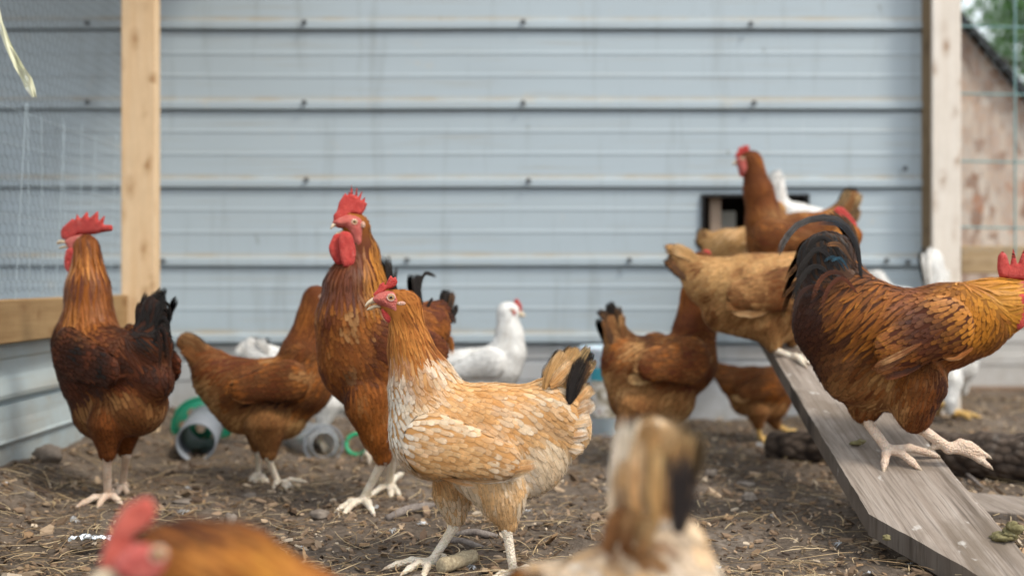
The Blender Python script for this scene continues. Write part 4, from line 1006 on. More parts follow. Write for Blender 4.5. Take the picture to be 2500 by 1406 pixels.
    # 13 the rooster on the ramp
    bird('rooster', 'glossy rust and gold rooster with arched dark tail striding on the ramp', 1.96, (1, -.05), 2240,
     [('head', (2500,722,32), (2520,724,30), .60), ('neck', (2325,782,84), (2430,752,72), .84), ('neck', (2430,752,68), (2476,734,42), .62), ('breast', (2310,795,100), (2370,785,90), .84),
      ('body', (2150,822,112), (2300,800,100), .84), ('saddle', (2080,780,116), (2160,815,112), .84), ('rump', (2045,790,108), (2075,850,98), .8), ('tail', (2035,715,92), (2022,640,74), .58),
      ('fluff', (2090,900,88), (2220,925,88), .84), ('wing', (2300,800,74), (2190,850,52), .36, .086, None, True),
      ('thigh', (2240,950,68), (2232,1000,46), .7, .04), ('thigh', (2232,1000,46), (2236,1026,28), .8, .04), ('thigh', (2110,940,66), (2112,985,42), .7, -.02), ('thigh', (2112,985,40), (2112,1005,26), .8, -.02)],
     ROO_R, reg=HACK, gloss=('hackle', 'tail', 'wing_near', 'wing_far'), fs=1.05, wisps=700, legmat='pinkleg',
     legs=[dict(hock=(2106,1014), ankle=(2168,1098), toes=[(2158,1142), (2240,1140), (2285,1112)], off=-.02, k=1.3, ad=1.95, ramp=True),
           dict(hock=(2246,1044), ankle=(2316,1094), toes=[(2408,1112), (2412,1136), (2380,1090)], hallux=(2278,1092), off=.04, k=1.3, ad=1.93, air=True)],
     tailq=[([(2100,690), (2085,580), (2030,532), (1955,545), (1912,590), (1897,632)], 20, (.035,.032,.032), (.13,.115,.10), .030, -1),
            ([(2105,690), (2092,600), (2050,548), (1990,545)], 16, BLK[0], (.03,.04,.055), .034, -1), ([(2100,700), (2085,600), (2062,550), (2030,520)], 20, BLK[0], DKBR[1], .012),
            ([(2098,690), (2095,620), (2080,560), (2050,522)], 18, DKBR[0], DKBR[1], .016), ([(2060,640), (2020,585), (1985,590), (1958,640)], 18, BLK[0], BLK[1], .036),
            ([(2050,660), (2005,610), (1970,630), (1940,690)], 18, BLK[0], BLK[1], .040), ([(2040,690), (2000,650), (1962,670), (1930,740)], 18, BLK[0], BLK[1], .044),
            ([(2040,730), (1995,700), (1955,720), (1932,790)], 16, DEEP[0], BLK[1], .046), ([(2045,640), (1995,610), (1955,640), (1912,690)], 14, BLK[0], BROWN[1], .0), ([(2040,670), (1990,650), (1945,690), (1908,730)], 13, BLK[0], BROWN[1], .006),
            ([(2060,655), (2036,628), (2010,640)], 9, (.012,.03,.045), (.02,.07,.10), .058, -1), ([(2072,660), (2052,632), (2028,640)], 9, (.015,.04,.06), (.03,.11,.16), .060, -1),
            ([(2080,700), (2045,665), (2005,680), (1980,740)], 14, DEEP[0], MAHO[1], .056), ([(2095,720), (2060,680), (2025,700), (2000,760)], 14, MAHO[0], DEEP[1], .058), ([(2080,640), (2050,600), (2015,600)], 14, DKBR[0], BROWN[1], .05)],
     wingq=[([(2255,850), (2190,890), (2128,908)], 36, MAHO[0], RUSTD[1], .094), ([(2262,832), (2200,868), (2132,904)], 34, MAHO[0], BROWN[1], .100), ([(2250,838), (2200,866), (2145,892)], 18, RUSTD[0], BROWNL[1], .103),
            ([(2375,850), (2330,872), (2295,862)], 18, RUST[0], BROWNL[1], .092), ([(2280,870), (2210,905), (2150,920)], 30, DEEP[0], MAHO[1], .088)],
     head=dict(c=(2505,722), s=1.3, ft=.017, face=[(2475,690), (2500,682), (2535,690), (2545,715), (2535,740), (2505,745), (2480,725)],
        comb=[(2440,679), (2434,655), (2436,625), (2447,612), (2458,622), (2466,650), (2474,602), (2484,648), (2500,606), (2512,640), (2530,612), (2540,645), (2556,650), (2552,690), (2510,686)],
        wattle=[dict(p=[(2472,712), (2510,720), (2512,780), (2494,806), (2476,802), (2468,760)], off=.026), dict(p=[(2478,712), (2515,720), (2518,780), (2500,800), (2484,796), (2476,760)], off=-.012)], clear=[[(2466,690), (2520,690), (2520,800), (2466,800)]], beak=[[(2535,700), (2555,700), (2578,722), (2550,718), (2536,722)], [(2536,726), (2566,730), (2540,738)]], eye=(2515,708,7), ear=(2478,706,7,10)),
     paint=[(2210,745,80,30,(.17,.06,.035),(.32,.17,.13),.35), (2165,800,45,75,*SADR,.6), (1985,790,60,110,*DEEP,.85), (2010,640,80,85,*BLK,.95), (2190,860,50,70,*SADR,.4), (2060,880,50,50,*BROWN,.5), (2395,765,62,85,*GOLD,.95), (2430,720,50,30,*GOLDL,.6), (2300,735,50,40,*RUSTL,.5), (2090,740,50,50,*SADR,.5), (2330,880,60,25,*RUST,.4), (2250,800,60,40,*DEEP,.35)], vox=.006)  # the first patch paints a pinkish sheen onto the back feathers

    # 14 white hen to the right
    bird('hen', 'white hen with tall upright tail by the pale post behind the striding rooster', 3.20, (.75, .66), 2310,
     [('tail', (2285,760,44), (2278,640,30), .7), ('saddle', (2290,770,50), (2320,800,56), .85), ('body', (2315,820,64), (2350,840,58), .9), ('breast', (2360,840,48), (2372,800,38), .9), ('neck', (2375,795,34), (2385,735,22), .8), ('head', (2388,725,18), (2396,725,16), .8),
      ('fluff', (2320,880,48), (2345,890,44), .9), ('thigh', (2322,930,32), (2318,975,20), .8, .03), ('thigh', (2318,975,19), (2318,1000,12), .8, .03), ('thigh', (2350,920,30), (2352,950,15), .8, -.03)],
     WHITE, fs=1.25, legmat='yellowleg', legs=[dict(hock=(2320,1000), ankle=(2330,1012), toes=[(2392,1018), (2370,1022), (2352,1008)], off=.03, ad=3.22, k=1.2, gz=.04), dict(hock=(2300,985), ankle=(2290,1008), toes=[(2262,1012), (2275,1014)], off=.02, ad=3.24, gz=.04)],
     tailq=[([(2280,740), (2262,660), (2256,612)], 34, WHG[0], WHT[1], .006), ([(2285,740), (2275,660), (2275,598)], 38, WHG[0], WHT[1], .012), ([(2295,740), (2295,670), (2292,615)], 34, WHG[0], WHT[1], .018), ([(2300,750), (2308,690), (2306,650)], 34, WHG[0], WHT[1], .024)],
     head=dict(c=(2392,725), s=.9, face=[(2388,717), (2402,718), (2404,730), (2390,734)], comb=[(2388,714), (2394,702), (2406,708), (2406,718)], beak=[[(2402,720), (2416,728), (2402,732)]], eye=(2395,723,3.5)), density=.8)

    # 15 white hen, tail only
    bird('hen', 'small rounded white tail of a hen hidden behind the striding rooster', 3.3, (1, .1), 2190,
     [('tail', (2160,725,32), (2142,680,20), .7), ('saddle', (2165,735,36), (2200,745,42), .85), ('body', (2200,750,46), (2245,755,46), .85), ('breast', (2250,755,42), (2262,745,34), .85), ('neck', (2262,760,30), (2272,800,20), .8), ('head', (2274,808,17), (2282,812,15), .8),
      ('fluff', (2200,780,38), (2245,785,36), .8), ('thigh', (2215,820,28), (2220,900,14), .8, .03), ('thigh', (2240,820,28), (2244,900,14), .8, -.03)],
     WHITE, fs=1.2, legs=[dict(hock=(2220,905), ankle=(2222,1030), toes=[(2236,1038), (2228,1042)], off=.03), dict(hock=(2244,905), ankle=(2246,1020), toes=[(2260,1028), (2252,1032)], off=-.03)],
     tailq=[([(2155,715), (2135,680), (2130,658)], 30, WHG[0], WHT[1], .006), ([(2160,715), (2150,680), (2148,660)], 30, WHG[0], WHT[1], .012)],
     head=dict(c=(2278,810), s=.85, face=[(2272,802), (2286,804), (2288,816), (2276,818)], comb=[(2276,800), (2282,790), (2290,796), (2290,804)], beak=[[(2286,808), (2298,818), (2286,818)]], eye=(2279,808,3.2)), density=.7)

    # 16 blurred head close to the camera at lower left
    bird('hen', 'blurred brown hen with red comb, head and neck close up at lower left', .82, (-1, -.12), 900,
     [('head', (385,1362,72), (440,1374,96), .60), ('neck', (455,1376,98), (570,1412,116), .66), ('neck', (560,1410,120), (700,1530,160), .8), ('breast', (640,1640,200), (720,1700,220), .85), ('body', (760,1680,235), (980,1700,235), .82),
      ('saddle', (980,1680,220), (1180,1620,160), .78), ('tail', (1190,1600,120), (1300,1480,50), .5), ('fluff', (850,1800,180), (1080,1800,180), .8), ('wing', (760,1700,150), (1000,1740,90), .34, .062, None, True), ('thigh', (860,1880,120), (870,1990,50), .7, .034), ('thigh', (960,1880,120), (970,1990,50), .7, -.034)],
     pal(all=[RUST, RUSTL, BROWNL], neck=[RUSTD, RUST, RUSTL, RUSTL], head=[DEEP, MAHO]), fs=1.0, wisps=800,
     legs=[dict(hock=(870,2010), ankle=(870,2120), toes=[(790,2140), (820,2180), (890,2180)], off=.034, ad=.82), dict(hock=(970,2010), ankle=(980,2100), toes=[(900,2120), (930,2150)], off=-.034, ad=.85)],
     tailq=[([(1200,1600), (1280,1500), (1330,1400)], 80, BLK[0], BROWN[1], .006), ([(1180,1600), (1250,1490), (1290,1400)], 90, BROWN[0], RUST[1], .014)],
     head=dict(c=(400,1352), s=1.0, ft=.0185, comb_mat='palecomb', comb=[(240,1385), (252,1345), (262,1310), (282,1270), (300,1240), (315,1228), (335,1222), (352,1212), (368,1215), (382,1238), (378,1268), (360,1288), (340,1296), (322,1318), (312,1355), (290,1380), (262,1392)],
        face=[(300,1340), (330,1325), (380,1322), (440,1322), (455,1345), (440,1385), (400,1430), (340,1440), (280,1420), (262,1390), (275,1365)],
        wattle=[[(320,1430), (380,1420), (400,1470), (365,1530), (330,1500)]], beak=[[(200,1450), (225,1405), (270,1375), (300,1400), (300,1425), (240,1425)], [(210,1465), (250,1432), (305,1430), (300,1450), (250,1455)]], eye=(388,1350,17), ear=(470,1368,22,16)),
     paint=[(440,1292,135,36,*DEEP,.98), (620,1370,70,50,*GOLDL,.5), (520,1420,60,40,*MAHO,.6)])

    # 17 blurred buff hen close up, rear view
    bird('hen', 'blurred cream and tan hen close up at the bottom, tail raised with one black feather', .96, (-.80, .60), 1500,
     [('tail', (1590,1320,90), (1590,1180,88), .55), ('tail', (1590,1180,88), (1592,1085,62), .5), ('rump', (1600,1380,120), (1640,1440,120), .8), ('saddle', (1570,1470,150), (1500,1500,160), .85), ('body', (1500,1540,190), (1380,1580,190), .85), ('rump', (1672,1320,42), (1680,1440,62), .8),
      ('breast', (1370,1560,160), (1340,1500,130), .85), ('neck', (1310,1500,100), (1240,1560,70), .8), ('head', (1220,1600,55), (1200,1625,48), .75), ('fluff', (1580,1640,150), (1440,1680,150), .85), ('thigh', (1520,1760,90), (1520,1840,42), .7, .035), ('thigh', (1450,1760,90), (1450,1840,42), .7, -.035)],
     pal(all=[CREAM, WHITEB, BUFF2, WHITEB], tail=[TAN, BUFF, BUFF2, CREAM], rump=[WHITEB, WHITEB, CREAM, BUFF2], neck=[RUST, RUSTL], head=[RUST]), fs=1.25, wisps=600,
     legs=[dict(hock=(1520,1860), ankle=(1520,1930), toes=[(1470,1960), (1500,1990)], off=.035, ad=.94), dict(hock=(1450,1850), ankle=(1440,1900), toes=[(1400,1920), (1420,1950)], off=-.035, ad=.98)],
     tailq=[([(1655,1300), (1664,1190), (1650,1096)], 100, (.024,.018,.016), (.045,.032,.027), .072, -1), ([(1480,1350), (1495,1300), (1525,1240)], 64, (.20,.085,.03), (.34,.16,.06), .035, -1), ([(1520,1350), (1535,1300), (1550,1235)], 60, BROWN[0], BROWNL[1], .038, -1), ([(1560,1360), (1570,1310), (1585,1250)], 60, (.24,.11,.04), TAN[1], .036, -1), ([(1490,1260), (1505,1150), (1525,1035)], 56, CREAM[0], WHITEB[1], .0, -1), ([(1560,1300), (1525,1160), (1520,1010)], 70, CREAM[0], CREAM[1], .012), ([(1585,1300), (1580,1150), (1590,1000)], 80, TAN[0], BROWNL[1], .014),
            ([(1600,1300), (1625,1140), (1640,1020)], 70, TAN[0], BUFF[1], .010), ([(1610,1300), (1665,1160), (1680,1050)], 60, BROWNL[0], TAN[1], .008), ([(1560,1290), (1550,1180), (1560,1060)], 60, BUFF[0], BUFF2[1], .022), ([(1600,1290), (1600,1190), (1610,1080)], 60, TAN[0], TAN[1], .024)],
     head=dict(c=(1215,1605), s=.95, face=[(1180,1590), (1215,1585), (1230,1615), (1200,1650), (1180,1640)], comb=[(1160,1580), (1180,1540), (1210,1545), (1225,1580), (1190,1590)], beak=[[(1130,1640), (1150,1612), (1180,1605), (1185,1635), (1150,1640)]], eye=(1203,1605,8)),
     paint=[(1490,1300,80,60,(.17,.07,.025),(.30,.13,.045),.95), (1570,1345,80,36,(.20,.09,.03),(.36,.18,.07),.7), (1480,1120,35,110,*CREAM,.6), (1690,1340,45,60,*BUFF2,.6)])
# ------------------------------------------------------------------ setting: materials
def wall_mat(name, tint=(.39,.465,.505), dirt=1.0):
    m, ns, ls, b = newmat(name, .42, .5)
    v = coords(ns, ls)
    n1 = noise(ns, ls, coords(ns, ls, (1,1,3)), 2.2, 6, .65)
    c = mixc(ns, ls, math_(ns, ls, 'MULTIPLY', n1, .5), tint, tuple(x*.80 for x in tint))
    # grime streaks along the ribs
    n2 = noise(ns, ls, coords(ns, ls, (.7,1,26)), 3.0, 5, .7)
    f2 = ramp(ns, ls, n2, [(.55, 0.0), (.78, .55*dirt)])
    c = mixc(ns, ls, f2, c, (.34,.33,.29))
    # scuffs and specks
    vo = N(ns, 'ShaderNodeTexVoronoi', Scale=7.0); ls.new(noise_vec(ns, ls, v, .5), vo.inputs['Vector'])
    sp = ramp(ns, ls, vo.outputs['Distance'], [(.035, 1.0), (.075, 0.0)])
    c = mixc(ns, ls, math_(ns, ls, 'MULTIPLY', sp, .55), c, (.14,.14,.13))
    n3 = noise(ns, ls, v, 9.0, 8, .75); f3 = ramp(ns, ls, n3, [(.60, 0.0), (.72, .40*dirt)])
    c = mixc(ns, ls, f3, c, (.50,.46,.38))
    n7 = noise(ns, ls, coords(ns, ls, (9,1,1)), 1.5, 6, .7); c = mixc(ns, ls, ramp(ns, ls, n7, [(.54, 0.0), (.70, .30*dirt)]), c, (.27,.30,.31))
    # fine scratches
    n5 = noise(ns, ls, coords(ns, ls, (40,1,1.5), (0,.5,0)), 3.0, 3, .6); f5 = ramp(ns, ls, n5, [(.70, 0.0), (.74, .35)])
    c = mixc(ns, ls, f5, c, (.62,.66,.68))
    # settled dust where the attribute says a ledge collects it
    a = ns.new('ShaderNodeAttribute'); a.attribute_name = 'col'
    sx = ns.new('ShaderNodeSeparateXYZ'); ls.new(a.outputs['Vector'], sx.inputs[0])
    n4 = noise(ns, ls, coords(ns, ls, (1.5,1,1)), 4.0, 5); f4 = math_(ns, ls, 'MULTIPLY', sx.outputs[0], ramp(ns, ls, n4, [(.35, .1), (.75, .85)]))
    c = mixc(ns, ls, f4, c, (.36,.28,.17))
    # splashed soil near the ground
    geo = ns.new('ShaderNodeNewGeometry'); gs = ns.new('ShaderNodeSeparateXYZ'); ls.new(geo.outputs['Position'], gs.inputs[0])
    low = math_(ns, ls, 'MULTIPLY_ADD', gs.outputs[2], -4.0, .95, clamp=True)
    f6 = math_(ns, ls, 'MULTIPLY', low, ramp(ns, ls, noise(ns, ls, v, 6.0, 7, .75), [(.38, 0.0), (.62, .75)]))
    c = mixc(ns, ls, f6, c, (.27,.22,.16))
    ls.new(c, b.inputs['Base Color'])
    r = ramp(ns, ls, n3, [(.3, .34), (.7, .6)]); ls.new(r, b.inputs['Roughness'])
    hb = math_(ns, ls, 'ADD', math_(ns, ls, 'MULTIPLY', noise(ns, ls, coords(ns, ls, (1,1,2)), 1.6, 2), 6.0), math_(ns, ls, 'MULTIPLY', n3, .4))
    bump(ns, ls, b, hb, .15, .003)
    return m
def noise_vec(ns, ls, v, amt):
    n = N(ns, 'ShaderNodeTexNoise', Scale=3.0, Detail=2.0); ls.new(v, n.inputs['Vector'])
    mx = ns.new('ShaderNodeVectorMath'); mx.operation = 'SCALE'; ls.new(n.outputs['Color'], mx.inputs[0]); mx.inputs['Scale'].default_value = amt
    ad = ns.new('ShaderNodeVectorMath'); ad.operation = 'ADD'; ls.new(v, ad.inputs[0]); ls.new(mx.outputs[0], ad.inputs[1]); return ad.outputs[0]
def wood_mat(name, c0, c1, knot, axis='Z', rough=.75, knots=True, weather=0.0, fine=1.0):
    m, ns, ls, b = newmat(name, rough, .25)
    st = {'Z': (1,1,.06), 'X': (.06,1,1), 'Y': (1,.06,1)}[axis]
    v = coords(ns, ls, st); nv = noise_vec(ns, ls, v, .02)
    g1 = noise(ns, ls, nv, 38*fine, 6, .65); g2 = noise(ns, ls, nv, 160*fine, 4, .7)
    c = ramp(ns, ls, g1, [(.30, c0), (.68, c1)])
    c = mixc(ns, ls, math_(ns, ls, 'MULTIPLY', g2, .45), c, tuple(x*.62 for x in c0))
    if knots:
        st2 = {'Z': (1,1,.5), 'X': (.5,1,1), 'Y': (1,.5,1)}[axis]
        vo = N(ns, 'ShaderNodeTexVoronoi', Scale=21.0, Randomness=1.0); ls.new(noise_vec(ns, ls, coords(ns, ls, st2), .05), vo.inputs['Vector'])
        k = ramp(ns, ls, vo.outputs['Distance'], [(.10, 1.0), (.24, .35), (.42, 0.0)])
        msk = ramp(ns, ls, noise(ns, ls, coords(ns, ls), 14.0, 2), [(.36, 0.0), (.50, .9)])
        c = mixc(ns, ls, math_(ns, ls, 'MULTIPLY', k, msk), c, knot)
    n2 = noise(ns, ls, coords(ns, ls), 5.0, 5, .7)
    c = mixc(ns, ls, math_(ns, ls, 'MULTIPLY', ramp(ns, ls, n2, [(.45, 0.0), (.75, 1.0)]), .35+weather), c, tuple(x*.6 for x in c0))
    ls.new(c, b.inputs['Base Color'])
    bump(ns, ls, b, math_(ns, ls, 'ADD', g1, math_(ns, ls, 'MULTIPLY', g2, .6)), .6, .0015+weather*.002)
    return m
def soil_mat():
    m, ns, ls, b = newmat('soil', .95, .15)
    v = coords(ns, ls)
    n1 = noise(ns, ls, v, 3.0, 8, .7); n2 = noise(ns, ls, v, 60.0, 6, .75); n3 = noise(ns, ls, v, 260.0, 3, .7)
    c = ramp(ns, ls, n1, [(.32, (.12,.092,.068)), (.52, (.205,.16,.123)), (.70, (.31,.255,.205))])
    c = mixc(ns, ls, ramp(ns, ls, n2, [(.35, .75), (.6, 0.0)]), c, (.045,.032,.024))
    c = mixc(ns, ls, ramp(ns, ls, n3, [(.62, 0.0), (.74, .7)]), c, (.36,.30,.24))
    ls.new(c, b.inputs['Base Color'])
    bump(ns, ls, b, math_(ns, ls, 'ADD', n2, math_(ns, ls, 'MULTIPLY', n3, .35)), 1.0, .008)
    return m
def pmat(name, pal_, rough=.8, scale=1.0, spec=.25, attr=True):
    m, ns, ls, b = newmat(name, rough, spec)
    if attr:
        a = ns.new('ShaderNodeAttribute'); a.attribute_name = 'col'; c = a.outputs['Color']
    else: c = ramp(ns, ls, noise(ns, ls, coords(ns, ls), scale, 5, .7), pal_)
    n = noise(ns, ls, coords(ns, ls), 240.0, 3)
    c = mixc(ns, ls, 1.0, c, math_(ns, ls, 'MULTIPLY_ADD', n, .8, .6), 'MULTIPLY')
    ls.new(c, b.inputs['Base Color']); bump(ns, ls, b, n, .5, .0008); return m

MW = wall_mat('painted_metal', (.415,.485,.525), 1.7); MWL = wall_mat('weathered_painted_metal', (.44,.53,.56), 1.6); MWB = wall_mat('pale_painted_metal', (.50,.52,.54), 1.4)
M_POST = wood_mat('new_pine', (.74,.50,.28), (.84,.64,.42), (.30,.13,.035)); M_POSTR = wood_mat('pale_pine', (.74,.65,.55), (.84,.78,.70), (.36,.24,.16))
M_RAIL = wood_mat('tan_lumber', (.30,.18,.08), (.44,.29,.14), (.2,.1,.04), 'Y', weather=.1); M_RAILX = wood_mat('tan_lumber_rail', (.40,.27,.14), (.56,.42,.26), (.22,.12,.05), 'X', weather=.1)
def board_mat(name, k=1.0):
    m, ns, ls, b = newmat(name, .88, .2)
    v = noise_vec(ns, ls, coords(ns, ls, (1,.025,.03)), .02); w = coords(ns, ls); ws = coords(ns, ls, (1,.12,.12))
    g1 = noise(ns, ls, v, 70, 6, .7); g2 = noise(ns, ls, v, 230, 4, .7)
    c = ramp(ns, ls, g1, [(.32, (.21*k,.165*k,.13*k)), (.50, (.29*k,.24*k,.20*k)), (.70, (.37*k,.32*k,.275*k))])
    c = mixc(ns, ls, ramp(ns, ls, g2, [(.36, .8), (.50, 0.0)]), c, (.15*k,.12*k,.095*k))
    c = mixc(ns, ls, ramp(ns, ls, noise(ns, ls, ws, 7, 5, .6), [(.48, 0.0), (.66, .75)]), c, (.19,.15,.115))
    c = mixc(ns, ls, ramp(ns, ls, noise(ns, ls, ws, 22, 4, .6), [(.58, 0.0), (.70, .8)]), c, (.09,.068,.05))
    c = mixc(ns, ls, ramp(ns, ls, noise(ns, ls, coords(ns, ls, (1,.12,.12)), 13, 5, .65), [(.62, 0.0), (.74, .35)]), c, (.60,.58,.54))
    st_ = noise(ns, ls, coords(ns, ls, (1,.5,.5)), 9, 5, .65); c = mixc(ns, ls, ramp(ns, ls, st_, [(.50, 0.0), (.62, .6)]), c, (.15,.115,.085)); c = mixc(ns, ls, ramp(ns, ls, noise(ns, ls, coords(ns, ls, (1,.6,.6)), 38, 3, .5), [(.66, 0.0), (.72, .7)]), c, (.50,.47,.43))
    g3 = noise(ns, ls, noise_vec(ns, ls, coords(ns, ls, (1,.02,.03)), .004), 120, 3, .5); c = mixc(ns, ls, ramp(ns, ls, g3, [(.30, .85), (.38, 0.0)]), c, (.10*k,.08*k,.065*k))
    ls.new(c, b.inputs['Base Color']); bump(ns, ls, b, math_(ns, ls, 'ADD', math_(ns, ls, 'MULTIPLY', g1, 1.0), math_(ns, ls, 'ADD', g3, math_(ns, ls, 'MULTIPLY', g2, .5))), .6, .0018)
    return m
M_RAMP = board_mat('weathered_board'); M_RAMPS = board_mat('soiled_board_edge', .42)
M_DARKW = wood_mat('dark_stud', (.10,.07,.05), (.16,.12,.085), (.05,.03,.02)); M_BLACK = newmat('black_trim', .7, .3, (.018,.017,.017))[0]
M_SOIL = soil_mat(); M_CHIP = pmat('bits', None); M_SCREW = newmat('screw_steel', .45, .5, (.10,.105,.11), .6)[0]
M_WIRE = newmat('galvanised_wire', .5, .4, (.40,.47,.50), .3)[0]; M_WIRED = newmat('dull_wire', .6, .4, (.17,.20,.22), .3)[0]; M_WIRET = newmat('green_coated_wire', .5, .4, (.22,.38,.38))[0]

# ------------------------------------------------------------------ ground
def gz(x, y):
    x = np.asarray(x, float); y = np.asarray(y, float)
    z = (vn2(x, y, .22)-.5)*.016 + (vn2(x, y, .07, 3)-.5)*.008
    z = z + .045*np.clip((-.80-x)/.18, 0, 1)**1.5*np.clip((3.6-y)/.3, 0, 1) + .012*np.clip((y-3.15)/.25, 0, 1)
    z = z + .028*np.clip((x-1.0)/.2, 0, 1)*np.clip((y-2.95)/.2, 0, 1)*np.clip((3.9-y)/.3, 0, 1)
    return z
def build_ground():
    def axis(a, b, step, far):
        core = np.arange(a, b, step); k = np.array([.05, .12, .25, .5, 1, 2, 5, 12, 30, 80, 200, 500])
        return np.concatenate([(a-k*far)[::-1], core, b+k*far])
    xs = axis(-1.3, 2.3, .010, 1.0); ys = axis(.55, 4.4, .010, 1.0)
    X, Y = np.meshgrid(xs, ys, indexing='ij'); Z = gz(X, Y)
    near = (X > -1.35) & (X < 2.35) & (Y > .5) & (Y < 4.5)
    Z = Z + np.where(near, (vn2(X, Y, .022, 7)-.5)*.007 + (vn2(X, Y, .045, 1)-.5)*.006, 0)
    nx, ny = X.shape; V = np.stack([X, Y, Z], -1).reshape(-1, 3)
    i, j = np.meshgrid(np.arange(nx-1), np.arange(ny-1), indexing='ij'); q = (i*ny+j).ravel()
    F = np.stack([q, q+ny, q+ny+1, q+1], 1)
    tag(mesh_np('ground', V, F, M_SOIL), kind='structure')

def scatter_pts(n, ymin=.95, ymax=4.2, bias=1.0):
    """positions over what the camera can see, denser close up"""
    y = ymin + (ymax-ymin)*RS.rand(n)**bias; half = y*.50+.05
    x = RS.uniform(-1, 1, n)*half
    return x, y
PAL_CHIP = np.array([(.10,.07,.05), (.16,.115,.08), (.24,.18,.13), (.33,.26,.19), (.22,.155,.10), (.50,.44,.36), (.08,.06,.05), (.30,.21,.13)])
PAL_STRAW = np.array([(.36,.28,.17), (.44,.36,.23), (.28,.21,.13), (.22,.16,.10), (.52,.44,.30)])
def build_chips(n=42000):
    x, y = scatter_pts(n, .95, 4.2, 1.5); keep = x > -1.02; x = x[keep]; y = y[keep]; n = len(x)
    z = gz(x, y); s = RS.lognormal(math.log(.0034), .62, n); s = np.clip(s, .0014, .016); asp = RS.uniform(.15, .65, n)
    a = RS.uniform(0, 2*math.pi, n); tilt = RS.normal(0, .38, (n, 2)); th = s*RS.uniform(.12, .4, n)
    ang = np.linspace(0, 2*math.pi, 6)[:-1]
    r = RS.uniform(.65, 1.2, (n, 5)); lx = np.cos(ang)*r*s[:, None]; ly = np.sin(ang)*r*(s*asp)[:, None]
    wx = lx*np.cos(a)[:, None]-ly*np.sin(a)[:, None]; wy = lx*np.sin(a)[:, None]+ly*np.cos(a)[:, None]
    wz = wx*tilt[:, :1]+wy*tilt[:, 1:] + s[:, None]*.22
    top = np.stack([x[:, None]+wx, y[:, None]+wy, z[:, None]+wz+th[:, None]], -1); bot = np.stack([x[:, None]+wx*1.05, y[:, None]+wy*1.05, z[:, None]+wz], -1)
    V = np.concatenate([top, bot], 1).reshape(-1, 3); b = (np.arange(n)*10)[:, None]
    F5 = b+np.arange(5)[None]; q = np.stack([np.stack([b[:, 0]+k, b[:, 0]+k+5, b[:, 0]+(k+1) % 5+5, b[:, 0]+(k+1) % 5], 1) for k in range(5)], 1).reshape(-1, 4)
    c = PAL_CHIP[RS.choice(8, n, p=[.14,.2,.22,.16,.10,.07,.06,.05])]*RS.uniform(.7, 1.35, (n, 1))*np.array([[1.05, .96, .86]])
    tag(mesh_np('wood_chips', V, [F5, q], M_CHIP, smooth=False, attrs={'col': np.repeat(c, 10, 0)}), kind='stuff')
def build_straw(n=9000):
    x, y = scatter_pts(n, .95, 4.2, 1.4); d = vn2(x, y, .35, 11); keep = (RS.rand(n) < .25+1.1*d) & (x > -1.0); x = x[keep]; y = y[keep]; n = len(x)
    L = np.clip(RS.lognormal(math.log(.038), .6, n), .012, .15); a = RS.uniform(0, 2*math.pi, n); bend = RS.normal(0, .5, n); R = RS.uniform(.0004, .0011, n)
    m = 5; t = np.linspace(-.5, .5, m)
    ca = a[:, None]+bend[:, None]*t[None]
    px = x[:, None]+L[:, None]*t*np.cos(ca); py = y[:, None]+L[:, None]*t*np.sin(ca)
    pz = gz(px, py)+.003+RS.uniform(0, .007, n)[:, None]+L[:, None]*RS.normal(0, .07, n)[:, None]*t + L[:, None]*.08*RS.rand(n)[:, None]*(1-4*t*t)
    Pc = np.stack([px, py, pz], -1); T = np.gradient(Pc, axis=1); T /= np.linalg.norm(T, axis=2)[..., None]; U = np.array([0, 0, 1.0]); S = np.cross(T, U); S /= np.linalg.norm(S, axis=2)[..., None]; U = np.cross(S, T)
    taper = np.array([.6, 1, 1, .9, .5])
    V = np.stack([Pc+(S*math.cos(q)*1.5+U*math.sin(q)*.7)*(R[:, None]*taper)[..., None] for q in (0, 2.1, 4.2)], 2).reshape(-1, 3)
    b = (np.arange(n)*m*3)[:, None]; q = []
    for i in range(m-1):
        for k in range(3): q.append([i*3+k, i*3+(k+1) % 3, (i+1)*3+(k+1) % 3, (i+1)*3+k])
    F = (b[:, :, None]+np.array(q)[None]).reshape(-1, 4)
    c = PAL_STRAW[RS.choice(5, n)]*RS.uniform(.7, 1.35, (n, 1))*np.array([[1.05, .96, .86]])
    tag(mesh_np('straw', V, F, M_CHIP, attrs={'col': np.repeat(c, m*3, 0)}), kind='stuff')

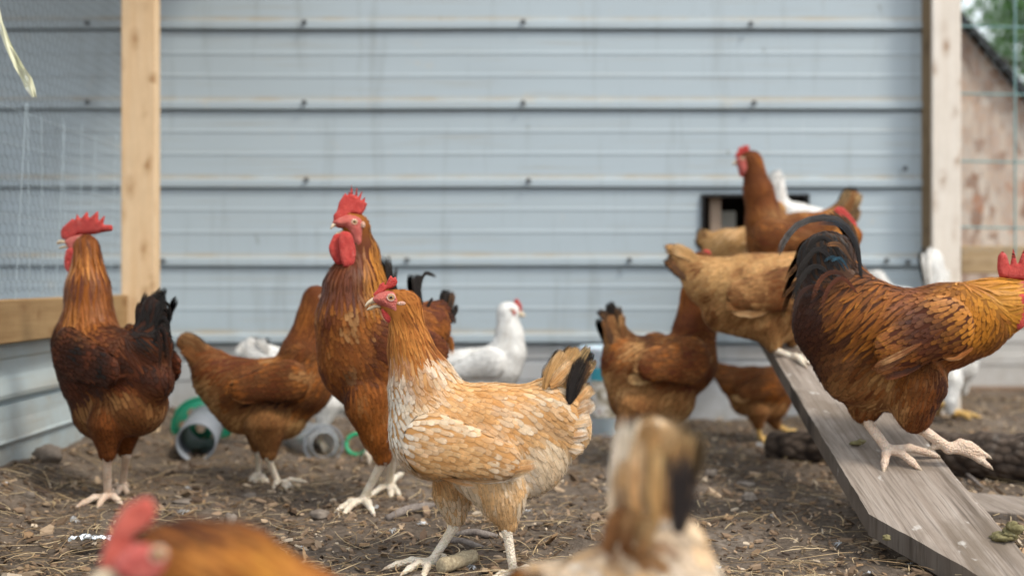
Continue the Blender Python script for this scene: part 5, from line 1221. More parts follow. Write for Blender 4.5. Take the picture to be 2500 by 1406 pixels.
def lumpy(c, r, seed, flat=.6, nu=18, nv=12, amp=.35):
    V, F, U = sphere((0, 0, 0), 1.0, nu, nv); nz = vnoise(U*1.3+seed, .7)-.5+.5*(vnoise(U+seed*2, .25)-.5)
    V = U*(1+amp*2*nz)[:, None]*np.array([r[0], r[1], r[2]]); return V+np.asarray(c), F
M_STONE = pmat('stone', [(.3, (.13,.105,.085)), (.7, (.27,.225,.185))], attr=False, scale=40)
STONES = [(115,1152,34,24,'large brown clod of earth at the foot of the metal skirting at left'), (232,1218,11,8,'small rounded stone beside the foot of the dark left rooster'), (562,1258,16,22,'upright pinkish stone on the straw right of the blurred red comb'),
  (780,1250,26,12,'flat reddish stone left of the centre rooster foot'), (1150,515+740,0,0,'')]
STONES = STONES[:4] + [(1480,1190,13,9,'grey pebble between the buff hen and the blurred tail'), (1828,1205,18,14,'pale angular stone on the dirt left of the ramp'), (1735,1145,16,12,'grey stone right of the blurred black tail feather'), (1820,1170,22,8,'long low brown stone left of the ramp'),
  (2005,1208,10,7,'small reddish pebble beside the edge of the ramp'), (1060,1338,12,7,'pink pebble behind the stick at the buff hen foot'), (1020,1402,16,8,'pinkish pebble under the toes of the buff hen'), (1905,1045,14,7,'small stone in the shade under the ramp'), (70,1235,15,9,'flat dark stone in the dirt at the far left'), (610,1205,18,6,'flat pale chunk of bark below the brown hen feet'), (450,1222,30,7,'long flat pale piece of bark left of the standing pink stone')]
def build_stones():
    for i, (px, py, rx, rz, lab) in enumerate(STONES):
        p = ground_hit(px, py+rz*.7, .004); s = p[1]/FPX
        V, F = lumpy((p[0], p[1], gz(p[0], p[1])+rz*s*.55), (rx*s, rx*s*.8, rz*s), i*3.7, amp=.3)
        o = mesh_np('stone', V, F, M_STONE, origin=(p[0], p[1], 0)); tag(o, lab, 'stone', 'loose stones on the dirt')

M_DOWN = feather_mat('down', .8, .2, .2, .25)
DOWN = [(172,1265,24,'small pale blue grey feather on the dirt right below the dark left rooster'), (15,1232,16,'small white feather at the far left edge of the ground'), (450,1248,22,'white down feather above the blurred red comb'), (455,1195,14,'thin grey feather below the grey pipe'),
  (925,1240,18,'fluffy white down feather between the centre rooster feet'), (955,1300,22,'white down tuft left of the walking buff hen leg'), (1035,1285,26,'tuft of white down just behind the front leg of the buff hen'), (1155,1385,24,'bright white down feather beside the stick at the bottom'),
  (1850,1088,26,'thin curved feather on the dirt below the small brown hen'), (2055,1320,22,'pale feather lying on the dirt left of the ramp end'), (2218,1362,20,'white down tuft close to the lower ramp edge'), (2122,1390,16,'small white feather at the bottom edge left of the ramp'), (1758,1372,18,'whitish feather bit right of the blurred hen'), (1880,1262,10,'tiny white down speck in the middle of the bare dirt'), (1290,1250,22,'white down feather under the belly of the buff hen'), (2480,985,16,'white feather on the dirt at the far right edge'), (735,1328,12,'small white bit of down right of the blurred brown neck')]
def build_down():
    for i, (px, py, w, lab) in enumerate(DOWN):
        p = ground_hit(px, py, .005); s = p[1]/FPX*w; fs = FSet(); n = 26
        z0 = gz(p[0], p[1])+.006
        for k in range(n):
            a = RS.uniform(-1.3, 1.3)+i*2.4; L = s*RS.uniform(.5, 1.3); el = RS.uniform(0, .9)
            dr = np.array([math.cos(a)*math.cos(el), math.sin(a)*math.cos(el), math.sin(el)*.7]); t = np.linspace(0, 1, 5)[:, None]
            C = np.array([p[0], p[1], z0])+dr*L*t+np.array([0, 0, -1])*L*.45*t*t+RS.normal(0, .0008, (5, 3))*t
            T = np.tile(dr, (5, 1)); U = np.array([0, 0, 1.0]); Wv = np.cross(T, U); Wv /= np.linalg.norm(Wv, axis=1)[:, None]; Nn = np.cross(Wv, T)
            hw = np.array([.3, .9, 1, .7, .1])*s*.07
            vane(fs, C[None], Wv[None], Nn[None], hw[None], np.array([(.70,.72,.74)]), np.array([(.82,.84,.86)]), .2, 3)
        V = np.concatenate(fs.V)
        o = mesh_np('down_feather', V, np.concatenate(fs.F), M_DOWN, origin=(p[0], p[1], 0), attrs={'col': np.concatenate(fs.c), 'tip': np.concatenate(fs.t), 'fuv': np.concatenate(fs.u), 'nrm': np.concatenate(fs.m)})
        tag(o, lab, 'feather', 'loose feathers on the dirt')

# ------------------------------------------------------------------ metal wall with a pop door
WD = 3.40
def zw(py, d=WD): return CH-(py-HY)/FPX*d
def xw(px, d=WD): return (px-1250)/FPX*d
def wall_profile(ztop, zbot, majors, minors, proj=.012):
    """list of (z, y offset toward the camera, dust) from bottom to top"""
    pts = [(zbot, 0, 0)]
    ev = []
    for z in majors: ev += [(z-.010, 0, 0), (z-.0095, -.016, 0), (z-.0005, -.016, 0), (z+.0005, proj, 0), (z+.020, proj, 0), (z+.0215, proj-.0006, .2), (z+.026, .0012, 1.), (z+.036, 0, 1.), (z+.040, 0, .0)]
    for z in minors: ev += [(z-.0012, 0, 0), (z+.0006, .0016, 0), (z+.007, .0016, 0), (z+.010, 0, .1), (z+.012, 0, 0)]
    ev.sort(); pts += [e for e in ev if zbot < e[0] < ztop]; pts.append((ztop, 0, 0)); return pts
def sheet(xs, prof, d, jit=.0):
    V = []; A = []
    for x in xs:
        for (z, y, du) in prof: V.append((x, d-y, z)); A.append((du, 0, 0))
    n = len(prof); V = np.array(V)
    V[:, 1] += (vn2(V[:, 0], V[:, 2], .30, 2)-.5)*.004; V[:, 2] += (vn2(V[:, 0], V[:, 0]*0, .6, 5)-.5)*.002
    F = [(i*n+j, (i+1)*n+j, (i+1)*n+j+1, i*n+j+1) for i in range(len(xs)-1) for j in range(n-1)]
    return V, F, A
def build_wall():
    maj = [zw(y) for y in (835, 648, 457, 267, 72)]+[zw(72)+.234*k for k in (1, 2, 3, 4)]
    mino = []
    for z in maj: mino += [z+.095, z+.162]
    ztop = 2.35; zb = zw(842)
    hx0, hx1, hz0, hz1 = xw(1716), xw(1969), zw(640), zw(479)
    xL, xR = -1.75, xw(2275)
    root = empty('metal_wall', (0, WD, 0), 'blue grey ribbed sheet metal shed wall with a small dark door opening', 'wall')
    V, A, F = [], [], []
    def add(x0, x1, z0, z1, extra=()):
        p = [q for q in wall_profile(ztop, zb, maj, mino) if z0 < q[0] < z1]
        full = wall_profile(ztop, zb, maj, mino); zz = [q[0] for q in full]
        e0 = (z0, float(np.interp(z0, zz, [q[1] for q in full])), 0); e1 = (z1, float(np.interp(z1, zz, [q[1] for q in full])), 0)
        xs = np.linspace(x0, x1, max(2, int((x1-x0)/.06)))
        v, f, a = sheet(xs, [e0]+p+[e1], WD); n = sum(len(q) for q in V); V.append(v); A.extend(a); F.extend([tuple(i+n for i in q) for q in f])
    add(xL, hx0, zb, ztop); add(hx0, hx1, hz1, ztop); add(hx0, hx1, zb, hz0); add(hx1, xR, zb, ztop)
    o = mesh_np('ribbed_sheet', np.concatenate(V), np.array(F), MW, root, smooth=False, attrs={'col': np.array(A)})
    # lower course: a paler board lapped behind
    zc = zw(882); p2 = [(-.06, 0, 0), (.02, 0, 0), (zc-.060, 0, 0), (zc-.056, .003, 0), (zc-.02, .003, .1), (zc-.006, .003, 0), (zc-.003, -.004, 0), (zc+.003, -.004, 0), (zc+.008, .004, .3), (zb-.012, .004, .6), (zb-.004, .002, .3), (zb+.01, -.006, 0)]
    v, f, a = sheet(np.linspace(xL, xR+.02, 60), p2, WD+.012); mesh_np('lower_sheet', v, np.array(f), MWB, root, smooth=False, attrs={'col': np.array(a)})
    mb = MB(); mb.box(xL, xR+.3, WD-.16, WD+1.1, 2.37, 2.40); mb.build('roof', MW, root)
    # black edging of the opening
    mb = MB(); t = .006
    mb.box(hx0-t, hx0+.002, WD-.012, WD+.05, hz0, hz1+t); mb.box(hx1-.002, hx1+t, WD-.012, WD+.05, hz0, hz1+t); mb.box(hx0+.002, hx1-.002, WD-.012, WD+.05, hz1-.002, hz1+t)
    mb.build('door_edging', M_BLACK, root)
    mb = MB(); mb.box(xw(1737), xw(1765), WD+.03, WD+.07, hz0-.1, hz1+.1, bev=.002); mb.build('stud', wood_mat('old_stud', (.34,.24,.17), (.50,.38,.29), (.2,.12,.08)), root)
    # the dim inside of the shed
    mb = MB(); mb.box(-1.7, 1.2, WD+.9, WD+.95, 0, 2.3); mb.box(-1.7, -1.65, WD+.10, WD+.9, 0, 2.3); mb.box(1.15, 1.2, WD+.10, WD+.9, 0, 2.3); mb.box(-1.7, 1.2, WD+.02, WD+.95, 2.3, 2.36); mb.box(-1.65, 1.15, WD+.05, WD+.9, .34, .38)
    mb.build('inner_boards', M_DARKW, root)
    fb = MB(); fb.box(xw(1768), xw(1822), WD+.16, WD+.17, zw(590), zw(508), bev=.002); fb.box(xw(1925), xw(1962), WD+.16, WD+.17, zw(540), zw(490), bev=.002); fb.build('nest_curtain', newmat('pale_cloth', .8, .2, (.58,.56,.50))[0], root)
    # hex screws on the ribs
    scr = [(218,60), (745,58), (1277,57), (1830,62), (218,252), (745,253), (1277,254), (1838,254), (750,441), (1290,443), (402,637), (995,635), (1535,635), (2205,413), (2212,640), (470,826), (1100,824), (2160,636)]
    for (x, y) in scr:
        c = np.array([xw(x), WD-.018, zw(y)]); mb = MB()
        mb.tube([c+(0, .001, 0), c-(0, .002, 0)], .0075, 14); mb.tube([c-(0, .002, 0), c-(0, .0075, 0)], [.0048, .0045], 6); mb.build('screw', M_SCREW, root, smooth=False)

def plank(name, x0, x1, y0, y1, z0, z1, mat, lab, cat, grp=None, bev=.003, mb=None):
    b = MB(); b.box(x0, x1, y0, y1, z0, z1, bev=bev); o = b.build(name, mat, None, origin=((x0+x1)/2, (y0+y1)/2, z0)); return tag(o, lab, cat, grp)

def hexnet(M_, w, h, cell, r, mat, name, parent, jit=.0):
    """woven hexagon netting over a w x h patch; M_ maps (u, v) to a point"""
    mb = []; a = cell/2; s = cell*.58; rows = int(h/(s*1.5))+2; cols_ = int(w/cell)+2
    segs = []
    for j in range(rows):
        for i in range(cols_):
            cx = i*cell+(a if j % 2 else 0); cy = j*s*1.5
            p = [(cx+a*math.sin(k*math.pi/3)*1.0/math.cos(math.pi/6)*.87, cy+s*math.cos(k*math.pi/3)) for k in range(6)]
            for k in (0, 1, 2): segs.append((p[k], p[(k+1) % 6]))
    V = []; F = []
    for (p, q) in segs:
        if not (0 <= p[0] <= w and 0 <= q[0] <= w and 0 <= p[1] <= h and 0 <= q[1] <= h): continue
        jp = lambda t: (t[0]+jit*(vn2(np.array([t[0]]), np.array([t[1]]), .12, 4)[0]-.5), t[1]+jit*(vn2(np.array([t[0]]), np.array([t[1]]), .12, 8)[0]-.5))
        A = np.array(M_(*jp(p))); B = np.array(M_(*jp(q))); T = B-A; T /= np.linalg.norm(T)+1e-9; S = np.cross(T, (.3, .5, .8)); S /= np.linalg.norm(S); U = np.cross(T, S); n = len(V)
        for P_ in (A, B):
            for k in range(3): V.append(P_+r*(S*math.cos(k*2.09)+U*math.sin(k*2.09)))
        for k in range(3): F.append((n+k, n+(k+1) % 3, n+3+(k+1) % 3, n+3+k))
    return mesh_np(name, np.array(V), np.array(F), mat, parent)

def build_left():
    o = plank('post', xw(295, 2.97), xw(380, 2.97), 2.97, 3.01, -.05, 2.3, M_POST, 'raw pine post with knots standing left of the middle', 'post', 'wooden posts')
    # low rail and metal skirting running toward the camera
    b = MB(); b.box(-1.040, -1.002, 1.2, 2.97, .300, .388, bev=.003); o = b.build('rail', M_RAIL, None, origin=(-1.02, 2.1, .30)); tag(o, 'tan wooden rail along the low left side of the run', 'rail', 'wooden rails')
    prof = [(-.03, 0, 0), (.085, 0, 0), (.088, .006, 0), (.094, .010, 0), (.100, .006, .2), (.135, 0, .2), (.168, 0, 0), (.171, -.008, 0), (.177, -.008, 0), (.183, .008, .3), (.192, .010, .5), (.230, 0, .2), (.262, 0, .7), (.268, .006, .8), (.290, .006, .6), (.315, 0, 0)]
    V = []; A = []; ys = np.linspace(1.2, 3.38, 50)
    for y in ys:
        for (z, k, du) in prof: V.append((-1.045+k, y, z)); A.append((du, 0, 0))
    n = len(prof); F = [(i*n+j, (i+1)*n+j, (i+1)*n+j+1, i*n+j+1) for i in range(len(ys)-1) for j in range(n-1)]
    V = np.array(V); V[:, 0] += (vn2(V[:, 1], V[:, 2], .2, 2)-.5)*.008
    o = mesh_np('metal_skirting', V, np.array(F), MWL, origin=(-1.045, 2.2, 0), smooth=False, attrs={'col': np.array(A)}); tag(o, 'pale blue green ribbed metal skirting below the left rail', 'metal panel')
    # wire netting above it
    root = empty('wire_fence', (-1.02, 2.1, .388), 'sagging wire netting fence above the low left rail', 'fence')
    hexnet(lambda u, v: (-1.018+.012*math.sin(u*3), 2.96-u, .39+v), 1.75, 1.5, .026, .00045, M_WIRED, 'chicken_wire', root, .012)
    mb = MB()
    for k in range(26):
        y = 2.93-k*.068; top = .785+.012*math.sin(k*1.7); lean = .010*math.sin(k*2.3)
        mb.tube([(-1.012, y, .375), (-1.010+lean*.3, y+lean, .55), (-1.008+lean, y+lean*2, top)], .0009, 5)
    for z in (.42, .49, .56, .63, .70, .77):
        mb.tube([(-1.0095+.002*math.sin(y*7+z*9), y, z+.004*math.sin(y*5+z*20)) for y in np.linspace(1.25, 2.95, 22)], .0007, 5)
    mb.build('welded_wire', M_WIRE, root)
    # strip of pale yellow plastic hanging from above
    V = []; F = []; pts = [(-25,-40,22), (0,55,14), (20,110,18), (46,160,24), (64,188,27), (74,215,24), (84,236,10)]
    d0 = 2.05
    for i, (px, py, w) in enumerate(pts):
        for k, u in enumerate(np.linspace(-.5, .5, 5)):
            p = PX(px+u*w, py+abs(u)*6, d0+.012*math.sin(i*1.7+k*1.3)); V.append(p)
    for i in range(len(pts)-1):
        for k in range(4): F.append((i*5+k, i*5+k+1, (i+1)*5+k+1, (i+1)*5+k))
    V = np.array(V); V2 = V+np.array([0, .0012, 0]); n = len(V); F = np.array(F)
    yel, ns, ls, b_ = newmat('pale_yellow_plastic', .35, .5, (.80,.79,.55)); b_.inputs['Transmission Weight'].default_value = .25
    o = mesh_np('plastic_strip', np.concatenate([V, V2]), np.concatenate([F, F[:, ::-1]+n]), yel, origin=V.mean(0)); tag(o, 'twisted strip of pale yellow plastic hanging at the top left', 'strip')

def build_shade_roof():  # unseen roof, added only to shade the left corner
    root = empty('added_shade_roof', (-1.35, 2.2, 1.75), 'added grey metal roof panel, out of view, shading the left corner of the run', 'roof')
    prof = []
    for k in range(9): x = -2.1+k*.16; prof += [(x, 0), (x+.05, 0), (x+.07, .02), (x+.10, .02), (x+.12, 0)]
    ys = np.linspace(1.55, 3.38, 8); V = [(x, y, 1.72+z) for y in ys for x, z in prof]+[(x, y, 1.716+z) for y in ys for x, z in prof]; n = len(prof); m_ = n*len(ys)
    F = [(i*n+j, i*n+j+1, (i+1)*n+j+1, (i+1)*n+j) for i in range(len(ys)-1) for j in range(n-1)]; F += [tuple(q+m_ for q in f[::-1]) for f in F]
    mesh_np('shade_roof_sheet', np.array(V), np.array(F), MWB, root, smooth=False, attrs={'col': np.zeros((2*m_, 3))})
    mb = MB()
    for y in (1.6, 2.4, 3.3): mb.box(-2.1, -.76, y-.02, y+.02, 1.63, 1.712, bev=.002)
    mb.build('shade_roof_rafters', M_RAILX, root)

def build_right():
    root = empty('post', (xw(2310, 3.34), 3.34, 0), 'pale pine post at the right end of the metal wall', 'post', 'wooden posts')
    b = MB(); b.box(xw(2275, 3.32), xw(2345, 3.32), 3.315, 3.353, -.05, 2.3, bev=.003); b.build('face_board', M_POSTR, root)
    b = MB(); b.box(xw(2260, 3.36)+.0, xw(2275, 3.32)-.001, 3.325, 3.395, -.05, 2.3, bev=.002); b.build('side_board', wood_mat('brown_board', (.19,.125,.065), (.30,.21,.12), (.1,.06,.03)), root)
    plank('rail', xw(2346, 3.5), 2.3, 3.50, 3.54, zw(668, 3.5), zw(600, 3.5), M_RAILX, 'tan wooden rail right of the pale post, below the teal wire', 'rail', 'wooden rails')
    root = empty('wire_fence', (1.8, 3.49, .5), 'teal coated wire mesh fence at the right edge above the rail', 'fence')
    mb = MB()
    for z in (zw(230, 3.49), zw(395, 3.49), zw(556, 3.49), zw(65, 3.49), zw(65, 3.49)+.2): mb.tube([(x, 3.488+.002*math.sin(x*9), z+.003*math.sin(x*6+z)) for x in np.linspace(1.37, 2.3, 12)], .0030, 6)
    for x in (xw(2476, 3.49), xw(2476, 3.49)+.2, xw(2476, 3.49)+.4): mb.tube([(x, 3.484, z) for z in np.linspace(.5, 1.5, 6)], .0030, 6)
    mb.build('welded_wire', M_WIRET, root)
    hexnet(lambda u, v: (1.36+u, 3.478+.004*math.sin(u*8), .5+v), .85, 1.2, .04, .0005, M_WIRE, 'chicken_wire', root, .01)
    # neighbouring plywood coop with a steep roof
    D = 4.35; root = empty('plywood_coop', (1.9, D, 0), 'pinkish chipboard coop with a steep dark roof behind the right fence', 'coop')
    X = lambda px: (px-1250)/FPX*D
    Z = lambda py: CH-(py-HY)/FPX*D
    m, ns, ls, b_ = newmat('chipboard', .85, .2)
    vo = N(ns, 'ShaderNodeTexVoronoi', Scale=34.0); ls.new(noise_vec(ns, ls, coords(ns, ls, (1,1,.5), (0,.5,0)), .03), vo.inputs['Vector'])
    sx = ns.new('ShaderNodeSeparateXYZ'); ls.new(vo.outputs['Color'], sx.inputs[0])
    c = ramp(ns, ls, sx.outputs[0], [(.0, (.30,.17,.11)), (.35, (.54,.40,.31)), (.65, (.62,.50,.40)), (.93, (.68,.59,.50)), (1.0, (.40,.16,.07))])
    c = mixc(ns, ls, ramp(ns, ls, noise(ns, ls, coords(ns, ls), 2.5, 6, .7), [(.4, 0.0), (.7, .6)]), c, (.46,.40,.36)); ls.new(c, b_.inputs['Base Color']); bump(ns, ls, b_, sx.outputs[0], .4, .002)
    x0 = X(2250); xk = X(2500); s = (Z(240)-Z(60))/(X(2500)-X(2345)); x1 = X(2500)+.45
    zt = lambda x: Z(60)+s*(x-X(2345))
    mb = MB(); V = []
    xa = X(2318)
    prof = [(x0, Z(690)), (x1, Z(690)), (x1, zt(x1)), (xa, zt(xa)), (x0, zt(xa)-.0)]
    n = len(prof); V = [(x, D, z) for x, z in prof]+[(x, D+1.2, z) for x, z in prof]
    mb.add(V, [tuple(range(n)), tuple(range(n, 2*n))[::-1]]+[(i, (i+1) % n, n+(i+1) % n, n+i) for i in range(n)]); mb.build('chipboard_wall', m, root)
    mb = MB(); w = .016; V = []
    for y in (D-.05, D+1.25):
        for (x, dz) in ((xa-.06, 0), (x1+.15, 0), (x1+.15, w*2.0), (xa-.06, w*2.0)): V.append((x, y, zt(x)+dz-.01))
    mb.add(V, [(0,1,2,3), (7,6,5,4), (0,4,5,1), (3,2,6,7), (0,3,7,4), (1,5,6,2)]); mb.build('roof', newmat('tar_roofing', .8, .3, (.030,.034,.036))[0], root)
    mb = MB(); mb.box(x0, x1, D-.004, D+1.1, Z(800), Z(690), bev=0); mb.build('dark_band', wood_mat('brown_siding', (.16,.10,.07), (.24,.16,.11), (.1,.06,.04), 'X'), root)
    prof = [(-.02, 0, 0), (.10, 0, .2), (.103, .004, 0), (.14, .004, .1), (.143, 0, 0), (.185, 0, .3), (.19, .005, 0), (Z(800)-.002, .005, .2)]
    v, f, a = sheet(np.linspace(x0, x1, 12), prof, D-.012); mesh_np('metal_skirt', v, np.array(f), wall_mat('pale_metal', (.58,.57,.55), 1.0), root, smooth=False, attrs={'col': np.array(a)})
    mb = MB(); mb.box(x0, x1, D-.055, D-.02, -.02, .022, bev=.003); mb.build('sill_board', wood_mat('sill_wood', (.22,.14,.09), (.32,.22,.15), (.1,.06,.04), 'X'), root)

def build_ramp():
    # grey board from the ground up to the pop door, its near end cut at an angle
    pts = [(.555, 1.772), (.656, 1.585), (.735, 1.43), (.745, 1.44), (.782, 3.375), (.602, 3.375)]
    outer = [(.556, 1.772), (.664, 1.570), (.742, 1.425), (.742, 1.9), (.760, 2.6), (.782, 3.372), (.602, 3.372), (.577, 2.52), (.566, 2.2)]
    root = empty('ramp', (.65, 1.8, 0), 'weathered grey board ramp rising from the dirt to the pop door', 'ramp')
    T = .036
    # subdivided top for wear
    P = []
    for i in range(len(outer)):
        a = np.array(outer[i]); b_ = np.array(outer[(i+1) % len(outer)]); n = max(1, int(np.linalg.norm(b_-a)/.012))
        for k in range(n): P.append(a+(b_-a)*k/n+RS.normal(0, .00035, 2))
    P = np.array(P); gx, gy = np.meshgrid(np.arange(.54, .80, .012), np.arange(1.41, 3.38, .012)); gx = gx.ravel(); gy = gy.ravel(); mk = inpoly(gx, gy, P) & (segd(gx, gy, P) > .007)
    pts = np.concatenate([P, np.stack([gx[mk], gy[mk]], 1)]); r = geometry.delaunay_2d_cdt([Vector(p) for p in pts], [], [list(range(len(P)))], 1, 1e-6)
    v2 = np.array([tuple(v) for v in r[0]]); tri = np.array([f for f in r[2] if len(f) == 3]); nb = len(P)
    z = ramp_z(v2[:, 1]); dd = segd(v2[:, 0], v2[:, 1], P)
    wear = -.0022*np.clip(1-dd/.006, 0, 1)*(.4+1.2*vn2(v2[:, 0], v2[:, 1], .03, 2)) + (vn2(v2[:, 0]*6, v2[:, 1], .05, 4)-.5)*.0016
    top = np.stack([v2[:, 0], v2[:, 1], z+wear], 1); bot = np.stack([v2[:, 0], v2[:, 1], z-T], 1); n = len(v2)
    side = np.array([(i, i+n, (i+1) % nb+n, (i+1) % nb) for i in range(nb)])
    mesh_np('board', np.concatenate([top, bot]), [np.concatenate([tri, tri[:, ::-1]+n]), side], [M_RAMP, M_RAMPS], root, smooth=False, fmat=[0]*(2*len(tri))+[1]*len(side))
    mb = MB()
    for y in (3.25,): mb.box(.58, .80, y-.02, y+.02, ramp_z(y)-T-.04, ramp_z(y)-T-.001, bev=.002)
    mb.build('batten', M_RAMP, root)
    # droppings on the boards
    md = pmat('droppings', [(.3, (.10,.085,.035)), (.6, (.21,.18,.085)), (.8, (.5,.48,.4))], attr=False, scale=90)
    for i, (px, py, r, lab) in enumerate([(2458,1310,.016,'mound of greenish brown droppings on the lower right of the ramp'), (2092,1078,.010,'dark dried dropping on the ramp left of the rooster feet'), (2165,1312,.006,'small ring of dried droppings near the lower end of the ramp')]):
        p = ramp_hit(px, py+8); V = []; F = []; n = 0
        for k in range(5 if i == 0 else 2):
            v, f = lumpy(p+np.array([RS.normal(0, r*.45), RS.normal(0, r*.45), .004+k*r*.30]), (r*(1-.12*k), r*(.9-.12*k), r*.42), i+k*2.1, nu=16, nv=10, amp=.45); V.append(v); F.append(f+n); n += len(v)
        o = mesh_np('droppings', np.concatenate(V), np.concatenate(F), md, origin=p); tag(o, lab, 'droppings', 'droppings on the ramp')
    # second board flat on the ground to the right
    a = ground_hit(2300, 1185, .02); 
    b = MB(); th = .05; c, s = math.cos(-.55), math.sin(-.55)
    ctr = ground_hit(2455, 1235, .015)
    b.box(-.20, .26, -.085, .085, 0, .020, M=lambda p: np.stack([p[:, 0]*c-p[:, 1]*s+ctr[0], p[:, 0]*s+p[:, 1]*c+ctr[1], p[:, 2]], 1), bev=.002)
    o = b.build('board', M_RAMP, None); tag(o, 'second grey board lying flat on the dirt under the right side of the ramp', 'board')
    # bark covered log behind the ramp
    m, ns, ls, bb = newmat('bark', .95, .15); v = coords(ns, ls, (.6, 1, 1)); vo = N(ns, 'ShaderNodeTexVoronoi', Scale=55.0); ls.new(noise_vec(ns, ls, v, .05), vo.inputs['Vector'])
    c_ = ramp(ns, ls, vo.outputs['Distance'], [(.0, (.12,.09,.07)), (.5, (.075,.055,.042)), (.9, (.025,.018,.015))]); c_ = mixc(ns, ls, ramp(ns, ls, noise(ns, ls, v, 18, 6, .7), [(.58, 0.0), (.72, .7)]), c_, (.26,.23,.20)); ls.new(c_, bb.inputs['Base Color']); bump(ns, ls, bb, math_(ns, ls, 'SUBTRACT', 1.0, vo.outputs['Distance']), 1.0, .012)
    A = np.array([xw(1868, 2.72), 2.72, .032]); B = np.array([1.35, 2.22, .058]); U = B-A; L = np.linalg.norm(U); U /= L; S = np.cross(U, (0, 0, 1.)); S /= np.linalg.norm(S); W = np.cross(S, U); V = []; F = []; nu, nl = 40, 110
    for i in range(nl+1):
        t = i/nl; r0 = .034+.026*min(1, t*1.2); e = min(1, (1-abs(2*t-1))*nl/3)
        for k in range(nu):
            an = 2*math.pi*k/nu; V.append(A+U*L*t+(S*math.cos(an)+W*math.sin(an))*r0*(e**.5 if e < 1 else 1))
    V = np.array(V); ctr_ = A+np.outer((V-A) @ U, U); nz = vnoise(V, .018)*.5+vnoise(V, .045)*.5; V = ctr_+(V-ctr_)*(.80+.40*nz)[:, None]
    F = np.array([(i*nu+k, i*nu+(k+1) % nu, (i+1)*nu+(k+1) % nu, (i+1)*nu+k) for i in range(nl) for k in range(nu)])
    o = mesh_np('log', V, F, m, origin=(A+B)/2); tag(o, 'dark bark covered log lying behind and under the ramp', 'log')

